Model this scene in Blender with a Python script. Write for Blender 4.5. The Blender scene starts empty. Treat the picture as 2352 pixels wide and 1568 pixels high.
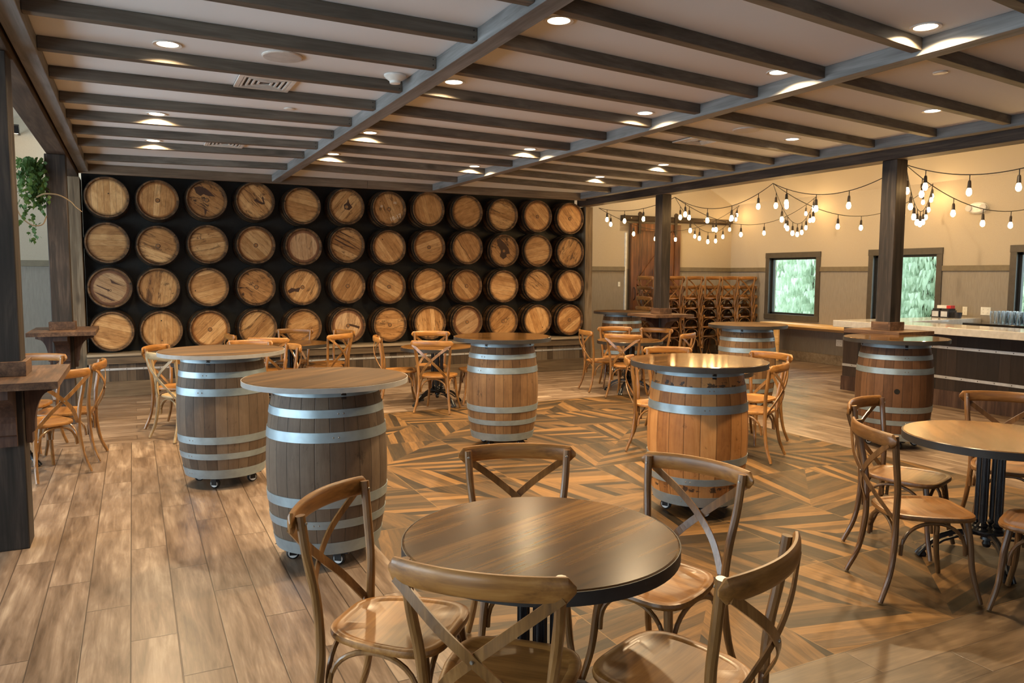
import bpy, bmesh, math, random
from mathutils import Vector, Matrix
random.seed(7)
R = math.radians
SC = bpy.context.scene
COL = SC.collection

# ------------------------------------------------------------------ camera, world, light
cd = bpy.data.cameras.new('camera'); cam = bpy.data.objects.new('camera', cd); COL.objects.link(cam)
YAW, PITCH, ROLL, FPX = 0.458802, 0.0857997, 0.00433075, 1759.623
_f = Vector((math.sin(YAW)*math.cos(PITCH), math.cos(YAW)*math.cos(PITCH), -math.sin(PITCH)))
_r = Vector((math.cos(YAW), -math.sin(YAW), 0)); _u = _r.cross(_f)
_r2 = math.cos(ROLL)*_r + math.sin(ROLL)*_u; _u2 = -math.sin(ROLL)*_r + math.cos(ROLL)*_u
cam.matrix_world = Matrix(((_r2.x, _u2.x, -_f.x, 0), (_r2.y, _u2.y, -_f.y, 0), (_r2.z, _u2.z, -_f.z, 1.6), (0, 0, 0, 1)))
cd.sensor_width = 36; cd.lens = 36*FPX/2352; cd.clip_start = 0.05; cd.clip_end = 200
SC.camera = cam
SC.view_settings.view_transform = 'Standard'; SC.view_settings.look = 'None'
SC.view_settings.gamma = 1; SC.view_settings.use_curve_mapping = False
SC.view_settings.exposure = -0.36
cy = SC.cycles
cy.use_denoising = True; cy.max_bounces = 7; cy.diffuse_bounces = 4; cy.glossy_bounces = 3
cy.transmission_bounces = 4; cy.transparent_max_bounces = 8; cy.caustics_reflective = False; cy.caustics_refractive = False
cy.sample_clamp_indirect = 4
W = bpy.data.worlds.new('daylight'); SC.world = W; W.use_nodes = True
bg = W.node_tree.nodes['Background']; bg.inputs[0].default_value = (0.80, 0.92, 1.0, 1); bg.inputs[1].default_value = 7.5

def area(name, loc, rot, sx, sy, power, col):
    l = bpy.data.lights.new(name, 'AREA'); l.shape = 'RECTANGLE'; l.size = sx; l.size_y = sy; l.energy = power; l.color = col
    o = bpy.data.objects.new(name, l); o.location = loc; o.rotation_euler = rot; COL.objects.link(o); return o
DAY = (0.68, 0.84, 1.0)
# daylight at left-wall glazing; lamps imitate more before the closed wall behind the camera
for k, yy in enumerate((-0.6, 2.6, 5.8, 9.0)):
    area('daylight_left', (-4.42, yy, 1.45), (0, R(-90), 0), 2.2, 2.4, (45, 105, 120, 120)[k], DAY)
area('daylight_behind', (0.6, -3.32, 1.5), (R(90), 0, 0), 3.4, 2.2, 22, (0.85, 0.92, 1.0))
area('daylight_behind', (5.0, -3.32, 1.5), (R(90), 0, 0), 3.4, 2.2, 8, (0.9, 0.94, 1.0))
# ------------------------------------------------------------------ node helper
def srgb(r, g, b):
    f = lambda c: (c/255/12.92) if c/255 <= 0.04045 else ((c/255+0.055)/1.055)**2.4
    return (f(r), f(g), f(b), 1)
class NT:
    def __init__(s, name):
        s.m = bpy.data.materials.new(name); s.m.use_nodes = True; s.t = s.m.node_tree; s.t.nodes.clear()
        s.out = s.t.nodes.new('ShaderNodeOutputMaterial'); s.b = s.t.nodes.new('ShaderNodeBsdfPrincipled')
        s.t.links.new(s.b.outputs[0], s.out.inputs[0])
    def set(s, sock, v):
        if isinstance(v, bpy.types.NodeSocket): s.t.links.new(v, sock)
        elif v is not None: sock.default_value = v
    def n(s, t, ins=(), **kw):
        nd = s.t.nodes.new(t)
        for k, v in kw.items(): setattr(nd, k, v)
        for k, v in (ins.items() if isinstance(ins, dict) else enumerate(ins)): s.set(nd.inputs[k], v)
        return nd
    def ma(s, op, a, b=None, c=None): return s.n('ShaderNodeMath', [x for x in (a, b, c) if x is not None], operation=op).outputs[0]
    def coord(s, kind='Object'):
        if kind == 'World': return s.n('ShaderNodeNewGeometry').outputs['Position']
        c = s.n('ShaderNodeTexCoord').outputs['Object']
        r = s.n('ShaderNodeObjectInfo').outputs['Random']
        o = s.n('ShaderNodeCombineXYZ', [s.ma('MULTIPLY', r, 37.0), s.ma('MULTIPLY', r, 91.0), s.ma('MULTIPLY', r, 53.0)]).outputs[0]
        return s.n('ShaderNodeVectorMath', [c, o], operation='ADD').outputs[0]
    def rnd(s): return s.n('ShaderNodeObjectInfo').outputs['Random']
    def xyz(s, v): return s.n('ShaderNodeSeparateXYZ', [v]).outputs
    def comb(s, x, y, z=0.0): return s.n('ShaderNodeCombineXYZ', [x, y, z]).outputs[0]
    def scale(s, v, sc): return s.n('ShaderNodeVectorMath', {0: v, 1: sc}, operation='MULTIPLY').outputs[0]
    def noise(s, v, sc=5.0, det=3.0, ro=0.6, dist=0.0):
        return s.n('ShaderNodeTexNoise', {'Vector': v, 'Scale': sc, 'Detail': det, 'Roughness': ro, 'Distortion': dist}).outputs[0]
    def white(s, v): return s.n('ShaderNodeTexWhiteNoise', {'Vector': v}, noise_dimensions='3D').outputs
    def ramp(s, f, stops, interp='LINEAR'):
        nd = s.n('ShaderNodeValToRGB', [f]); cr = nd.color_ramp; cr.interpolation = interp
        while len(cr.elements) < len(stops): cr.elements.new(0.5)
        for e, (p, c) in zip(cr.elements, stops): e.position = p; e.color = c if len(c) == 4 else (*c, 1)
        return nd.outputs[0]
    def mix(s, f, a, b, mode='MIX'):
        nd = s.t.nodes.new('ShaderNodeMix'); nd.data_type = 'RGBA'; nd.blend_type = mode
        s.set(nd.inputs[0], f); s.set(nd.inputs[6], a); s.set(nd.inputs[7], b); return nd.outputs[2]
    def grey(s, v): return s.n('ShaderNodeCombineColor', [v, v, v]).outputs[0]
    def rng(s, v, a, b, c, d): return s.n('ShaderNodeMapRange', [v, a, b, c, d]).outputs[0]
    def bump(s, h, st=0.3, d=0.01):
        s.set(s.b.inputs['Normal'], s.n('ShaderNodeBump', {'Strength': st, 'Distance': d, 'Height': h}).outputs[0])
    def fin(s, col=None, rough=0.5, metal=0.0, spec=0.5, coat=0.0):
        s.set(s.b.inputs['Base Color'], col); s.set(s.b.inputs['Roughness'], rough); s.set(s.b.inputs['Metallic'], metal)
        s.set(s.b.inputs['Specular IOR Level'], spec); s.b.inputs['Coat Weight'].default_value = coat
        s.b.inputs['Coat Roughness'].default_value = 0.2
        return s.m
M = {}
def plain(name, c, rough=0.5, metal=0.0, spec=0.5, coat=0.0):
    t = NT(name); v = t.coord(); k = t.noise(v, 14.0, 2.0)
    M[name] = t.fin(t.mix(t.rng(k, 0.3, 0.7, 0.0, 1.0), tuple(x*0.88 for x in c[:3])+(1,), tuple(min(1, x*1.1) for x in c[:3])+(1,)), rough, metal, spec, coat)
def wood(name, dark, mid, light, axis=2, sc=1.0, rough=0.5, spec=0.35, coat=0.0, var=0.25, knots=True, bump=0.25):
    t = NT(name); v = t.coord()
    s = [14*sc]*3; s[axis] = 1.1*sc
    g = t.noise(t.scale(v, tuple(s)), 1.0, 4.0, 0.65, 0.6)
    s2 = [60*sc]*3; s2[axis] = 2.5*sc
    fine = t.noise(t.scale(v, tuple(s2)), 1.0, 2.0, 0.6)
    s3 = [3*sc]*3; s3[axis] = 1.0*sc
    bl = t.noise(t.scale(v, tuple(s3)), 1.0, 3.0, 0.6)
    h = t.ma('ADD', t.ma('MULTIPLY', g, 0.55), t.ma('ADD', t.ma('MULTIPLY', fine, 0.2), t.ma('MULTIPLY', bl, 0.25)))
    c = t.ramp(h, [(0.33, dark), (0.5, mid), (0.66, light)])
    if knots:
        vo = t.n('ShaderNodeTexVoronoi', {'Vector': t.scale(v, tuple((3.2*sc if i != axis else 1.3*sc) for i in range(3))), 'Scale': 1.0})
        kn = t.rng(vo.outputs['Distance'], 0.05, 0.13, 0.75, 0.0)
        c = t.mix(kn, c, dark)
    r = t.rng(t.rnd(), 0.0, 1.0, 1-var, 1+var)
    c = t.mix(1.0, c, t.grey(r), 'MULTIPLY')
    t.bump(h, bump, 0.004)
    M[name] = t.fin(c, rough, 0, spec, coat)

wood('post_dark', srgb(12, 10, 9), srgb(42, 35, 31), srgb(80, 68, 60), 2, 1.0, 0.6, var=0.15)
wood('header_wood', srgb(26, 20, 16), srgb(66, 52, 42), srgb(98, 80, 66), 1, 1.0, 0.65, var=0.1)
wood('joist_wood', srgb(66, 60, 53), srgb(96, 88, 79), srgb(120, 112, 102), 0, 1.0, 0.6, var=0.12)
wood('beam_wood', srgb(88, 86, 84), srgb(122, 121, 120), srgb(146, 146, 146), 1, 1.0, 0.6, var=0.06)
wood('rim_wood_x', srgb(70, 58, 46), srgb(104, 88, 72), srgb(130, 114, 96), 0, 1.0, 0.6, var=0.06)
wood('frame_post', srgb(70, 58, 44), srgb(116, 98, 76), srgb(150, 134, 112), 2, 1.0, 0.6, var=0.06)
wood('shelf_wood', srgb(38, 26, 18), srgb(80, 57, 41), srgb(116, 88, 66), 1, 1.6, 0.5, var=0.1, knots=False)
wood('corbel_wood', srgb(30, 20, 16), srgb(66, 46, 38), srgb(98, 76, 64), 2, 1.2, 0.6, var=0.15)
wood('chair_honey', srgb(78, 51, 25), srgb(124, 86, 45), srgb(156, 114, 67), 2, 1.6, 0.3, 0.5, 0.25, var=0.12, knots=False, bump=0.1)
wood('chair_honey_x', srgb(92, 57, 24), srgb(142, 96, 47), srgb(172, 124, 69), 0, 1.6, 0.34, 0.4, 0.1, var=0.12, knots=False, bump=0.1)
wood('chair_brown', srgb(54, 36, 20), srgb(92, 64, 37), srgb(124, 90, 55), 2, 1.6, 0.3, 0.5, 0.25, var=0.12, knots=False, bump=0.1)
wood('chair_brown_x', srgb(64, 40, 18), srgb(106, 71, 36), srgb(136, 96, 54), 0, 1.6, 0.34, 0.4, 0.1, var=0.12, knots=False, bump=0.1)
wood('chair_pale', srgb(104, 84, 56), srgb(150, 128, 94), srgb(188, 166, 130), 2, 1.6, 0.5, 0.4, var=0.08, knots=False)
wood('chair_pale_x', srgb(112, 90, 60), srgb(164, 140, 102), srgb(200, 178, 140), 0, 1.6, 0.45, 0.4, var=0.08, knots=False)
wood('rustic_top', srgb(34, 23, 12), srgb(68, 47, 25), srgb(104, 75, 42), 0, 0.55, 0.6, 0.10, 0.0, var=0.08, knots=False)
wood('gloss_top', srgb(38, 25, 12), srgb(80, 54, 26), srgb(126, 89, 45), 0, 0.8, 0.24, 0.25, 0.0, var=0.1, knots=False, bump=0.05)
wood('mirror_top', srgb(34, 22, 11), srgb(72, 49, 24), srgb(112, 79, 41), 0, 0.8, 0.10, 0.5, 0.0, var=0.1, knots=False, bump=0.0)
wood('pine_light', srgb(180, 136, 80), srgb(220, 180, 122), srgb(240, 210, 160), 1, 1.0, 0.4, var=0.05)
wood('barn_door', srgb(42, 24, 12), srgb(94, 58, 32), srgb(134, 88, 52), 2, 1.0, 0.42, 0.45, 0.0, var=0.1)
wood('plinth_cap', srgb(112, 98, 80), srgb(150, 134, 112), srgb(176, 162, 140), 0, 1.0, 0.45, var=0.05, knots=False)
wood('plinth_board', srgb(54, 42, 30), srgb(92, 76, 58), srgb(118, 100, 78), 0, 1.0, 0.6, var=0.1)
wood('trunk_bark', srgb(50, 40, 32), srgb(80, 66, 52), srgb(110, 94, 78), 2, 1.0, 0.9, var=0.1)
plain('steel_hoop', (0.30, 0.37, 0.41, 1), 0.42, 0.65)
plain('band_steel', (0.028, 0.025, 0.023, 1), 0.45, 0.0, 0.4)
plain('band_wood_grey', (0.28, 0.27, 0.26, 1), 0.5, 0.0)
plain('strap_steel', (0.62, 0.64, 0.66, 1), 0.4, 0.75)
plain('old_hoop', (0.035, 0.027, 0.02, 1), 0.4, 0.45)
plain('cast_iron', (0.012, 0.013, 0.015, 1), 0.3, 0.3, 0.6)
plain('black_metal', (0.012, 0.011, 0.011, 1), 0.4, 0.4)
plain('track_iron', srgb(60, 48, 36), 0.5, 0.4)
plain('bolt_steel', (0.3, 0.27, 0.23, 1), 0.35, 0.8)
plain('chrome', (0.7, 0.7, 0.7, 1), 0.15, 1.0)
plain('caster_white', (0.75, 0.76, 0.76, 1), 0.35)
plain('rubber_black', (0.012, 0.012, 0.012, 1), 0.6)
plain('window_casing', srgb(74, 68, 60), 0.45)
plain('window_sash', srgb(40, 40, 40), 0.4)
plain('rail_trim', srgb(112, 101, 80), 0.5)
plain('white_plastic', (0.72, 0.72, 0.68, 1), 0.4)
plain('grille_grey', (0.50, 0.48, 0.46, 1), 0.6)
plain('vent_white', (0.62, 0.58, 0.53, 1), 0.5)
plain('dark_slot', (0.05, 0.045, 0.04, 1), 0.8)
plain('cable_black', (0.014, 0.012, 0.010, 1), 0.6)
plain('socket_brown', (0.035, 0.025, 0.018, 1), 0.4)
plain('white_quartz', (0.66, 0.63, 0.58, 1), 0.1, 0, 0.6)
plain('black_quartz', (0.02, 0.018, 0.018, 1), 0.06, 0, 0.7)
plain('stone_white', (0.75, 0.72, 0.66, 1), 0.6)
plain('box_black', (0.02, 0.02, 0.028, 1), 0.35)
plain('box_silver', (0.52, 0.55, 0.60, 1), 0.35)
plain('box_red', (0.55, 0.03, 0.03, 1), 0.45)
plain('branch', srgb(120, 96, 66), 0.8)
plain('petal', (0.8, 0.8, 0.76, 1), 0.6)
plain('chalk', (0.75, 0.68, 0.55, 1), 0.9)
plain('stain_brown', srgb(66, 38, 20), 0.6)
plain('brand_ink', (0.05, 0.03, 0.02, 1), 0.9)
plain('bung_wood', srgb(150, 104, 56), 0.6)
plain('hole_dark', (0.006, 0.005, 0.004, 1), 0.9)
t = NT('ceiling_paint'); M['ceiling_paint'] = t.fin((0.72, 0.75, 0.78, 1), 0.85, 0, 0.2)
t = NT('vault_paint'); M['vault_paint'] = t.fin((0.72, 0.67, 0.58, 1), 0.85, 0, 0.2)
plain('lawn_green', (0.12, 0.20, 0.06, 1), 0.9)

def leafmat(name, a, b):
    t = NT(name); v = t.coord('World'); k = t.noise(v, 6.0, 2.0)
    c = t.ramp(k, [(0.3, a), (0.7, b)])
    m = t.fin(c, 0.55, 0, 0.3)
    tr = t.n('ShaderNodeBsdfTranslucent', [c]); mx = t.n('ShaderNodeMixShader', [0.45, t.b.outputs[0], tr.outputs[0]])
    t.t.links.new(mx.outputs[0], t.out.inputs[0]); M[name] = m
leafmat('ivy_leaf', (0.03, 0.075, 0.02, 1), (0.11, 0.20, 0.05, 1))
leafmat('spruce', (0.40, 0.50, 0.36, 1), (0.74, 0.82, 0.68, 1))

def emis(name, col, st):
    t = NT(name); e = t.n('ShaderNodeEmission', [col, st]); t.t.links.new(e.outputs[0], t.out.inputs[0]); M[name] = t.m
WARM = (1.0, 0.62, 0.26)
emis('lamp_lens', (1.0, 0.83, 0.60, 1), 14.0)
emis('bulb_glow', (1.0, 0.62, 0.25, 1), 120.0)
emis('flood_glow', (1.0, 0.8, 0.55, 1), 12.0)

# glass: thin pane and drinking glass
t = NT('window_glass'); lw = t.n('ShaderNodeLayerWeight', [0.5]); fr = t.n('ShaderNodeMath', [t.ma('POWER', lw.outputs[1], 4.0), 0.5, 0.05], operation='MULTIPLY_ADD'); tp = t.n('ShaderNodeBsdfTransparent', [(0.93, 0.97, 0.96, 1)]); gl = t.n('ShaderNodeBsdfGlossy', {'Roughness': 0.02})
mx = t.n('ShaderNodeMixShader', [fr.outputs[0], tp.outputs[0], gl.outputs[0]]); t.t.links.new(mx.outputs[0], t.out.inputs[0]); M['window_glass'] = t.m
t = NT('drink_glass'); fr = t.n('ShaderNodeLayerWeight', [0.35]); tp = t.n('ShaderNodeBsdfTransparent', [(0.95, 0.98, 1.0, 1)]); gl = t.n('ShaderNodeBsdfGlossy', {'Roughness': 0.04})
df = t.n('ShaderNodeBsdfTranslucent', [(0.85, 0.93, 1.0, 1)]); m0 = t.n('ShaderNodeMixShader', [0.5, gl.outputs[0], df.outputs[0]]); mx = t.n('ShaderNodeMixShader', [fr.outputs[1], tp.outputs[0], m0.outputs[0]]); t.t.links.new(mx.outputs[0], t.out.inputs[0]); M['drink_glass'] = t.m  # pale translucent share imitates glasses backlit by the window

# floor planks: u across, v along
def plankmat(name, swap, w=0.1895, L=1.24, u0=-0.062, v0=3.625, cols=None, gap=0.0024):
    t = NT(name); p = t.xyz(t.coord('World'))
    u, v = (p[0], p[1]) if not swap else (p[1], p[0])
    uu = t.ma('DIVIDE', t.ma('SUBTRACT', u, u0), w); row = t.ma('FLOOR', uu)
    off = t.ma('MULTIPLY', row, 1/3.0)
    vv = t.ma('ADD', t.ma('DIVIDE', t.ma('SUBTRACT', v, v0), L), off); colm = t.ma('FLOOR', vv)
    wn = t.white(t.comb(row, colm, 3.0)); h = wn[0]
    fu = t.ma('FRACT', uu); fv = t.ma('FRACT', vv)
    du = t.ma('MULTIPLY', t.ma('MINIMUM', fu, t.ma('SUBTRACT', 1.0, fu)), w)
    dv = t.ma('MULTIPLY', t.ma('MINIMUM', fv, t.ma('SUBTRACT', 1.0, fv)), L)
    d = t.ma('MINIMUM', du, dv); g = t.rng(d, gap*0.6, gap*1.6, 1.0, 0.0)
    o = t.ma('MULTIPLY', h, 40.0)
    grain = t.noise(t.comb(t.ma('ADD', t.ma('MULTIPLY', u, 24.0), o), t.ma('MULTIPLY', v, 1.8), o), 1.0, 4.0, 0.62, 1.2)
    fine = t.noise(t.comb(t.ma('MULTIPLY', u, 110.0), t.ma('MULTIPLY', v, 7.0), o), 1.0, 2.0, 0.6, 0.3)
    blot = t.noise(t.comb(t.ma('ADD', t.ma('MULTIPLY', u, 9.0), o), t.ma('MULTIPLY', v, 1.5), o), 1.0, 4.0, 0.6, 0.6)
    k = t.ma('ADD', t.ma('MULTIPLY', grain, 0.34), t.ma('ADD', t.ma('MULTIPLY', fine, 0.13), t.ma('MULTIPLY', blot, 0.53)))
    k = t.ma('ADD', k, t.rng(h, 0, 1, -0.05, 0.05))
    c = t.ramp(k, [(0.34, cols[0]), (0.455, cols[1]), (0.54, cols[2]), (0.66, cols[3])])
    c = t.mix(g, c, (0.055, 0.035, 0.022, 1))
    t.bump(t.ma('SUBTRACT', t.ma('MULTIPLY', k, 0.15), g), 0.2, 0.002)
    M[name] = t.fin(c, t.rng(k, 0.3, 0.7, 0.30, 0.40), 0, 0.4)
PC = [srgb(76, 59, 45), srgb(106, 87, 71), srgb(126, 106, 89), srgb(156, 137, 118)]
plankmat('planks_y', False, cols=PC); plankmat('planks_x', True, u0=0.05, v0=0.4, cols=PC)
PD = [srgb(52, 40, 28), srgb(76, 60, 43), srgb(92, 74, 55), srgb(114, 94, 72)]
plankmat('planks_edge', True, u0=0.3, v0=0.2, cols=PD)
# dance-floor tiles: 0.79 m squares, each cut by a diagonal into two fields of narrow strips
t = NT('parquet'); p = t.xyz(t.coord('World'))
u = t.ma('DIVIDE', t.ma('SUBTRACT', p[0], 1.84), 0.79); v = t.ma('DIVIDE', t.ma('SUBTRACT', p[1], 2.2), 0.79)
iu, iv = t.ma('FLOOR', u), t.ma('FLOOR', v)
x = t.ma('SUBTRACT', t.ma('FRACT', u), 0.5); y = t.ma('SUBTRACT', t.ma('FRACT', v), 0.5)
seed = t.white(t.comb(iu, iv, 1.0))[0]
k4 = t.ma('FLOOR', t.ma('MULTIPLY', seed, 3.999)); s1 = t.ma('SUBTRACT', t.ma('MULTIPLY', t.ma('GREATER_THAN', k4, 1.5), 2.0), 1.0)
s2 = t.ma('SUBTRACT', t.ma('MULTIPLY', t.ma('GREATER_THAN', t.ma('MODULO', k4, 2.0), 0.5), 2.0), 1.0)
x = t.ma('MULTIPLY', x, s1); y = t.ma('MULTIPLY', y, s2)
reg = t.ma('GREATER_THAN', t.ma('ADD', x, y), 0.0)
def dirc(a): return t.ma('ADD', t.ma('MULTIPLY', x, math.cos(R(a))), t.ma('MULTIPLY', y, math.sin(R(a))))
reg2 = t.ma('GREATER_THAN', t.ma('SUBTRACT', x, y), 0.0)
sel = lambda m_, a, b: t.ma('ADD', t.ma('MULTIPLY', a, m_), t.ma('MULTIPLY', b, t.ma('SUBTRACT', 1.0, m_)))
A_ = sel(reg, dirc(12), dirc(78))
L_ = sel(reg, dirc(102), dirc(168))
st = t.ma('DIVIDE', A_, 0.088); si = t.ma('FLOOR', st); sf = t.ma('FRACT', st)
key = t.ma('MULTIPLY', reg, 7.0)
hh = t.white(t.comb(t.ma('ADD', t.ma('MULTIPLY', iu, 5.0), si), t.ma('ADD', t.ma('MULTIPLY', iv, 9.0), key), si))[0]
gr = t.noise(t.comb(t.ma('MULTIPLY', A_, 22.0), t.ma('MULTIPLY', L_, 2.4), t.ma('MULTIPLY', hh, 30.0)), 1.0, 4.0, 0.65, 1.0)
kk = t.ma('ADD', t.ma('MULTIPLY', hh, 0.7), t.ma('MULTIPLY', t.ma('SUBTRACT', gr, 0.35), 0.75))
c = t.ramp(kk, [(0.05, srgb(34, 28, 21)), (0.3, srgb(56, 44, 30)), (0.55, srgb(84, 62, 38)), (0.85, srgb(120, 88, 52))])
du = t.ma('MINIMUM', t.ma('FRACT', u), t.ma('SUBTRACT', 1.0, t.ma('FRACT', u))); dv = t.ma('MINIMUM', t.ma('FRACT', v), t.ma('SUBTRACT', 1.0, t.ma('FRACT', v)))
gm = t.rng(t.ma('MINIMUM', du, dv), 0.002, 0.0045, 1.0, 0.0)
c = t.mix(gm, c, srgb(108, 84, 54))
c = t.mix(t.rng(t.ma('MINIMUM', sf, t.ma('SUBTRACT', 1.0, sf)), 0.0, 0.04, 0.45, 0.0), c, srgb(60, 42, 26))
M['parquet'] = t.fin(c, 0.45, 0, 0.22)

# walls: painted above the chair rail, grey fabric-like covering below it
t = NT('wall_two_tone'); pw = t.coord('World'); p = t.xyz(pw)
up = t.ma('GREATER_THAN', p[2], 1.74); n1 = t.noise(t.scale(pw, (90.0, 90.0, 90.0)), 1.0, 2.0)
n2 = t.noise(t.scale(pw, (60.0, 60.0, 7.0)), 1.0, 3.0)
c = t.mix(up, t.mix(n2, (0.20, 0.175, 0.145, 1), (0.32, 0.285, 0.24, 1)), t.mix(n1, (0.38, 0.325, 0.245, 1), (0.45, 0.385, 0.295, 1)))
M['wall_two_tone'] = t.fin(c, 0.75, 0, 0.2)
t = NT('black_panel'); v = t.coord(); M['black_panel'] = t.fin(t.mix(t.noise(v, 30.0), (0.006, 0.006, 0.005, 1), (0.016, 0.015, 0.013, 1)), 0.5, 0, 0.4)
# weathered vertical boards (x or y is the running direction)
def boards(name, ax, w, cols, rough=0.55):
    t = NT(name); v = t.coord('World'); p = t.xyz(v); uu = t.ma('DIVIDE', p[ax], w); i = t.ma('FLOOR', uu)
    h = t.white(t.comb(i, 2.0, 5.0))[0]; f = t.ma('FRACT', uu)
    s = [30, 30, 30]; s[2] = 2.2
    g = t.noise(t.n('ShaderNodeVectorMath', [t.scale(v, tuple(s)), t.comb(t.ma('MULTIPLY', h, 50.0), 0.0, t.ma('MULTIPLY', h, 30.0))], operation='ADD').outputs[0], 1.0, 4.0, 0.65, 0.5)
    k = t.ma('ADD', t.ma('MULTIPLY', h, 0.5), t.ma('MULTIPLY', g, 0.55))
    c = t.ramp(k, [(0.2, cols[0]), (0.5, cols[1]), (0.85, cols[2])])
    e = t.rng(t.ma('MINIMUM', f, t.ma('SUBTRACT', 1.0, f)), 0.0, 0.03, 1.0, 0.0)
    c = t.mix(e, c, (0.01, 0.008, 0.006, 1)); t.bump(t.ma('SUBTRACT', g, e), 0.4, 0.004)
    M[name] = t.fin(c, rough, 0, 0.35)
boards('plinth_boards', 0, 0.105, [srgb(34, 28, 22), srgb(72, 58, 44), srgb(108, 94, 78)])
boards('bar_boards', 1, 0.13, [srgb(18, 13, 10), srgb(36, 27, 22), srgb(60, 48, 42)])

# barrels: staves around the local z axis
def staves(name, cols, n=26, rough=0.6, stain=0.25, spec=0.3, smudge=False):
    t = NT(name); v0 = t.n('ShaderNodeTexCoord').outputs['Object']; p = t.xyz(v0); rn = t.rnd()
    a = t.ma('ADD', t.ma('DIVIDE', t.ma('ARCTAN2', p[1], p[0]), 2*math.pi), t.ma('MULTIPLY', rn, 3.0))
    warp = t.ma('MULTIPLY', t.ma('SINE', t.ma('MULTIPLY', t.ma('FLOOR', t.ma('MULTIPLY', a, 6.0)), 2.7)), 0.0)
    uu = t.ma('MULTIPLY', t.ma('ADD', a, warp), float(n)); i = t.ma('FLOOR', uu); f = t.ma('FRACT', uu)
    h = t.white(t.comb(i, t.ma('MULTIPLY', rn, 9.0), 2.0))[0]
    g = t.noise(t.comb(t.ma('MULTIPLY', uu, 3.2), t.ma('MULTIPLY', p[2], 4.0), t.ma('MULTIPLY', h, 60.0)), 1.0, 5.0, 0.7, 0.8)
    b = t.noise(t.comb(t.ma('MULTIPLY', uu, 0.5), t.ma('MULTIPLY', p[2], 5.0), t.ma('MULTIPLY', rn, 40.0)), 1.0, 3.0, 0.7)
    k = t.ma('ADD', t.ma('MULTIPLY', h, 0.32), t.ma('ADD', t.ma('MULTIPLY', g, 0.42), t.ma('MULTIPLY', b, 0.3)))
    c = t.ramp(k, [(0.22, cols[0]), (0.5, cols[1]), (0.8, cols[2])])
    sp = t.noise(t.comb(t.ma('MULTIPLY', uu, 1.1), t.ma('MULTIPLY', p[2], 7.0), t.ma('ADD', t.ma('MULTIPLY', rn, 20.0), 9.0)), 1.0, 4.0, 0.75)
    c = t.mix(t.rng(sp, 0.60, 0.70, 0.0, stain*2.2), c, tuple(x*0.35 for x in cols[0][:3])+(1,))
    if smudge:
        sm = t.noise(t.comb(t.ma('MULTIPLY', uu, 1.6), t.ma('MULTIPLY', p[2], 26.0), 3.0), 1.0, 3.0, 0.6)
        zm = t.ma('ADD', t.ma('LESS_THAN', t.ma('ABSOLUTE', t.ma('SUBTRACT', p[2], 0.885)), 0.035), t.ma('LESS_THAN', t.ma('ABSOLUTE', t.ma('SUBTRACT', p[2], 0.215)), 0.02))
        c = t.mix(t.ma('MULTIPLY', t.rng(sm, 0.54, 0.58, 0.0, 0.85), zm), c, (0.02, 0.018, 0.016, 1))
    e = t.rng(t.ma('MINIMUM', f, t.ma('SUBTRACT', 1.0, f)), 0.0, 0.045, 0.7, 0.0)
    c = t.mix(e, c, tuple(x*0.22 for x in cols[0][:3])+(1,)); t.bump(t.ma('SUBTRACT', t.ma('MULTIPLY', g, 0.4), e), 0.5, 0.004)
    M[name] = t.fin(c, rough, 0, spec)
staves('stave_greybrown', [srgb(62, 49, 39), srgb(92, 76, 62), srgb(118, 101, 85)])
staves('stave_brown', [srgb(70, 48, 30), srgb(104, 76, 50), srgb(142, 110, 76)], stain=0.35)
staves('stave_golden', [srgb(112, 68, 32), srgb(164, 110, 60), srgb(194, 142, 88)], n=20, stain=0.3, rough=0.5, smudge=True)
staves('stave_red', [srgb(62, 41, 26), srgb(92, 63, 42), srgb(120, 86, 60)], stain=0.15)
staves('stave_rack', [srgb(44, 30, 18), srgb(90, 64, 40), srgb(134, 98, 62)], n=30, stain=0.6)
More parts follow.
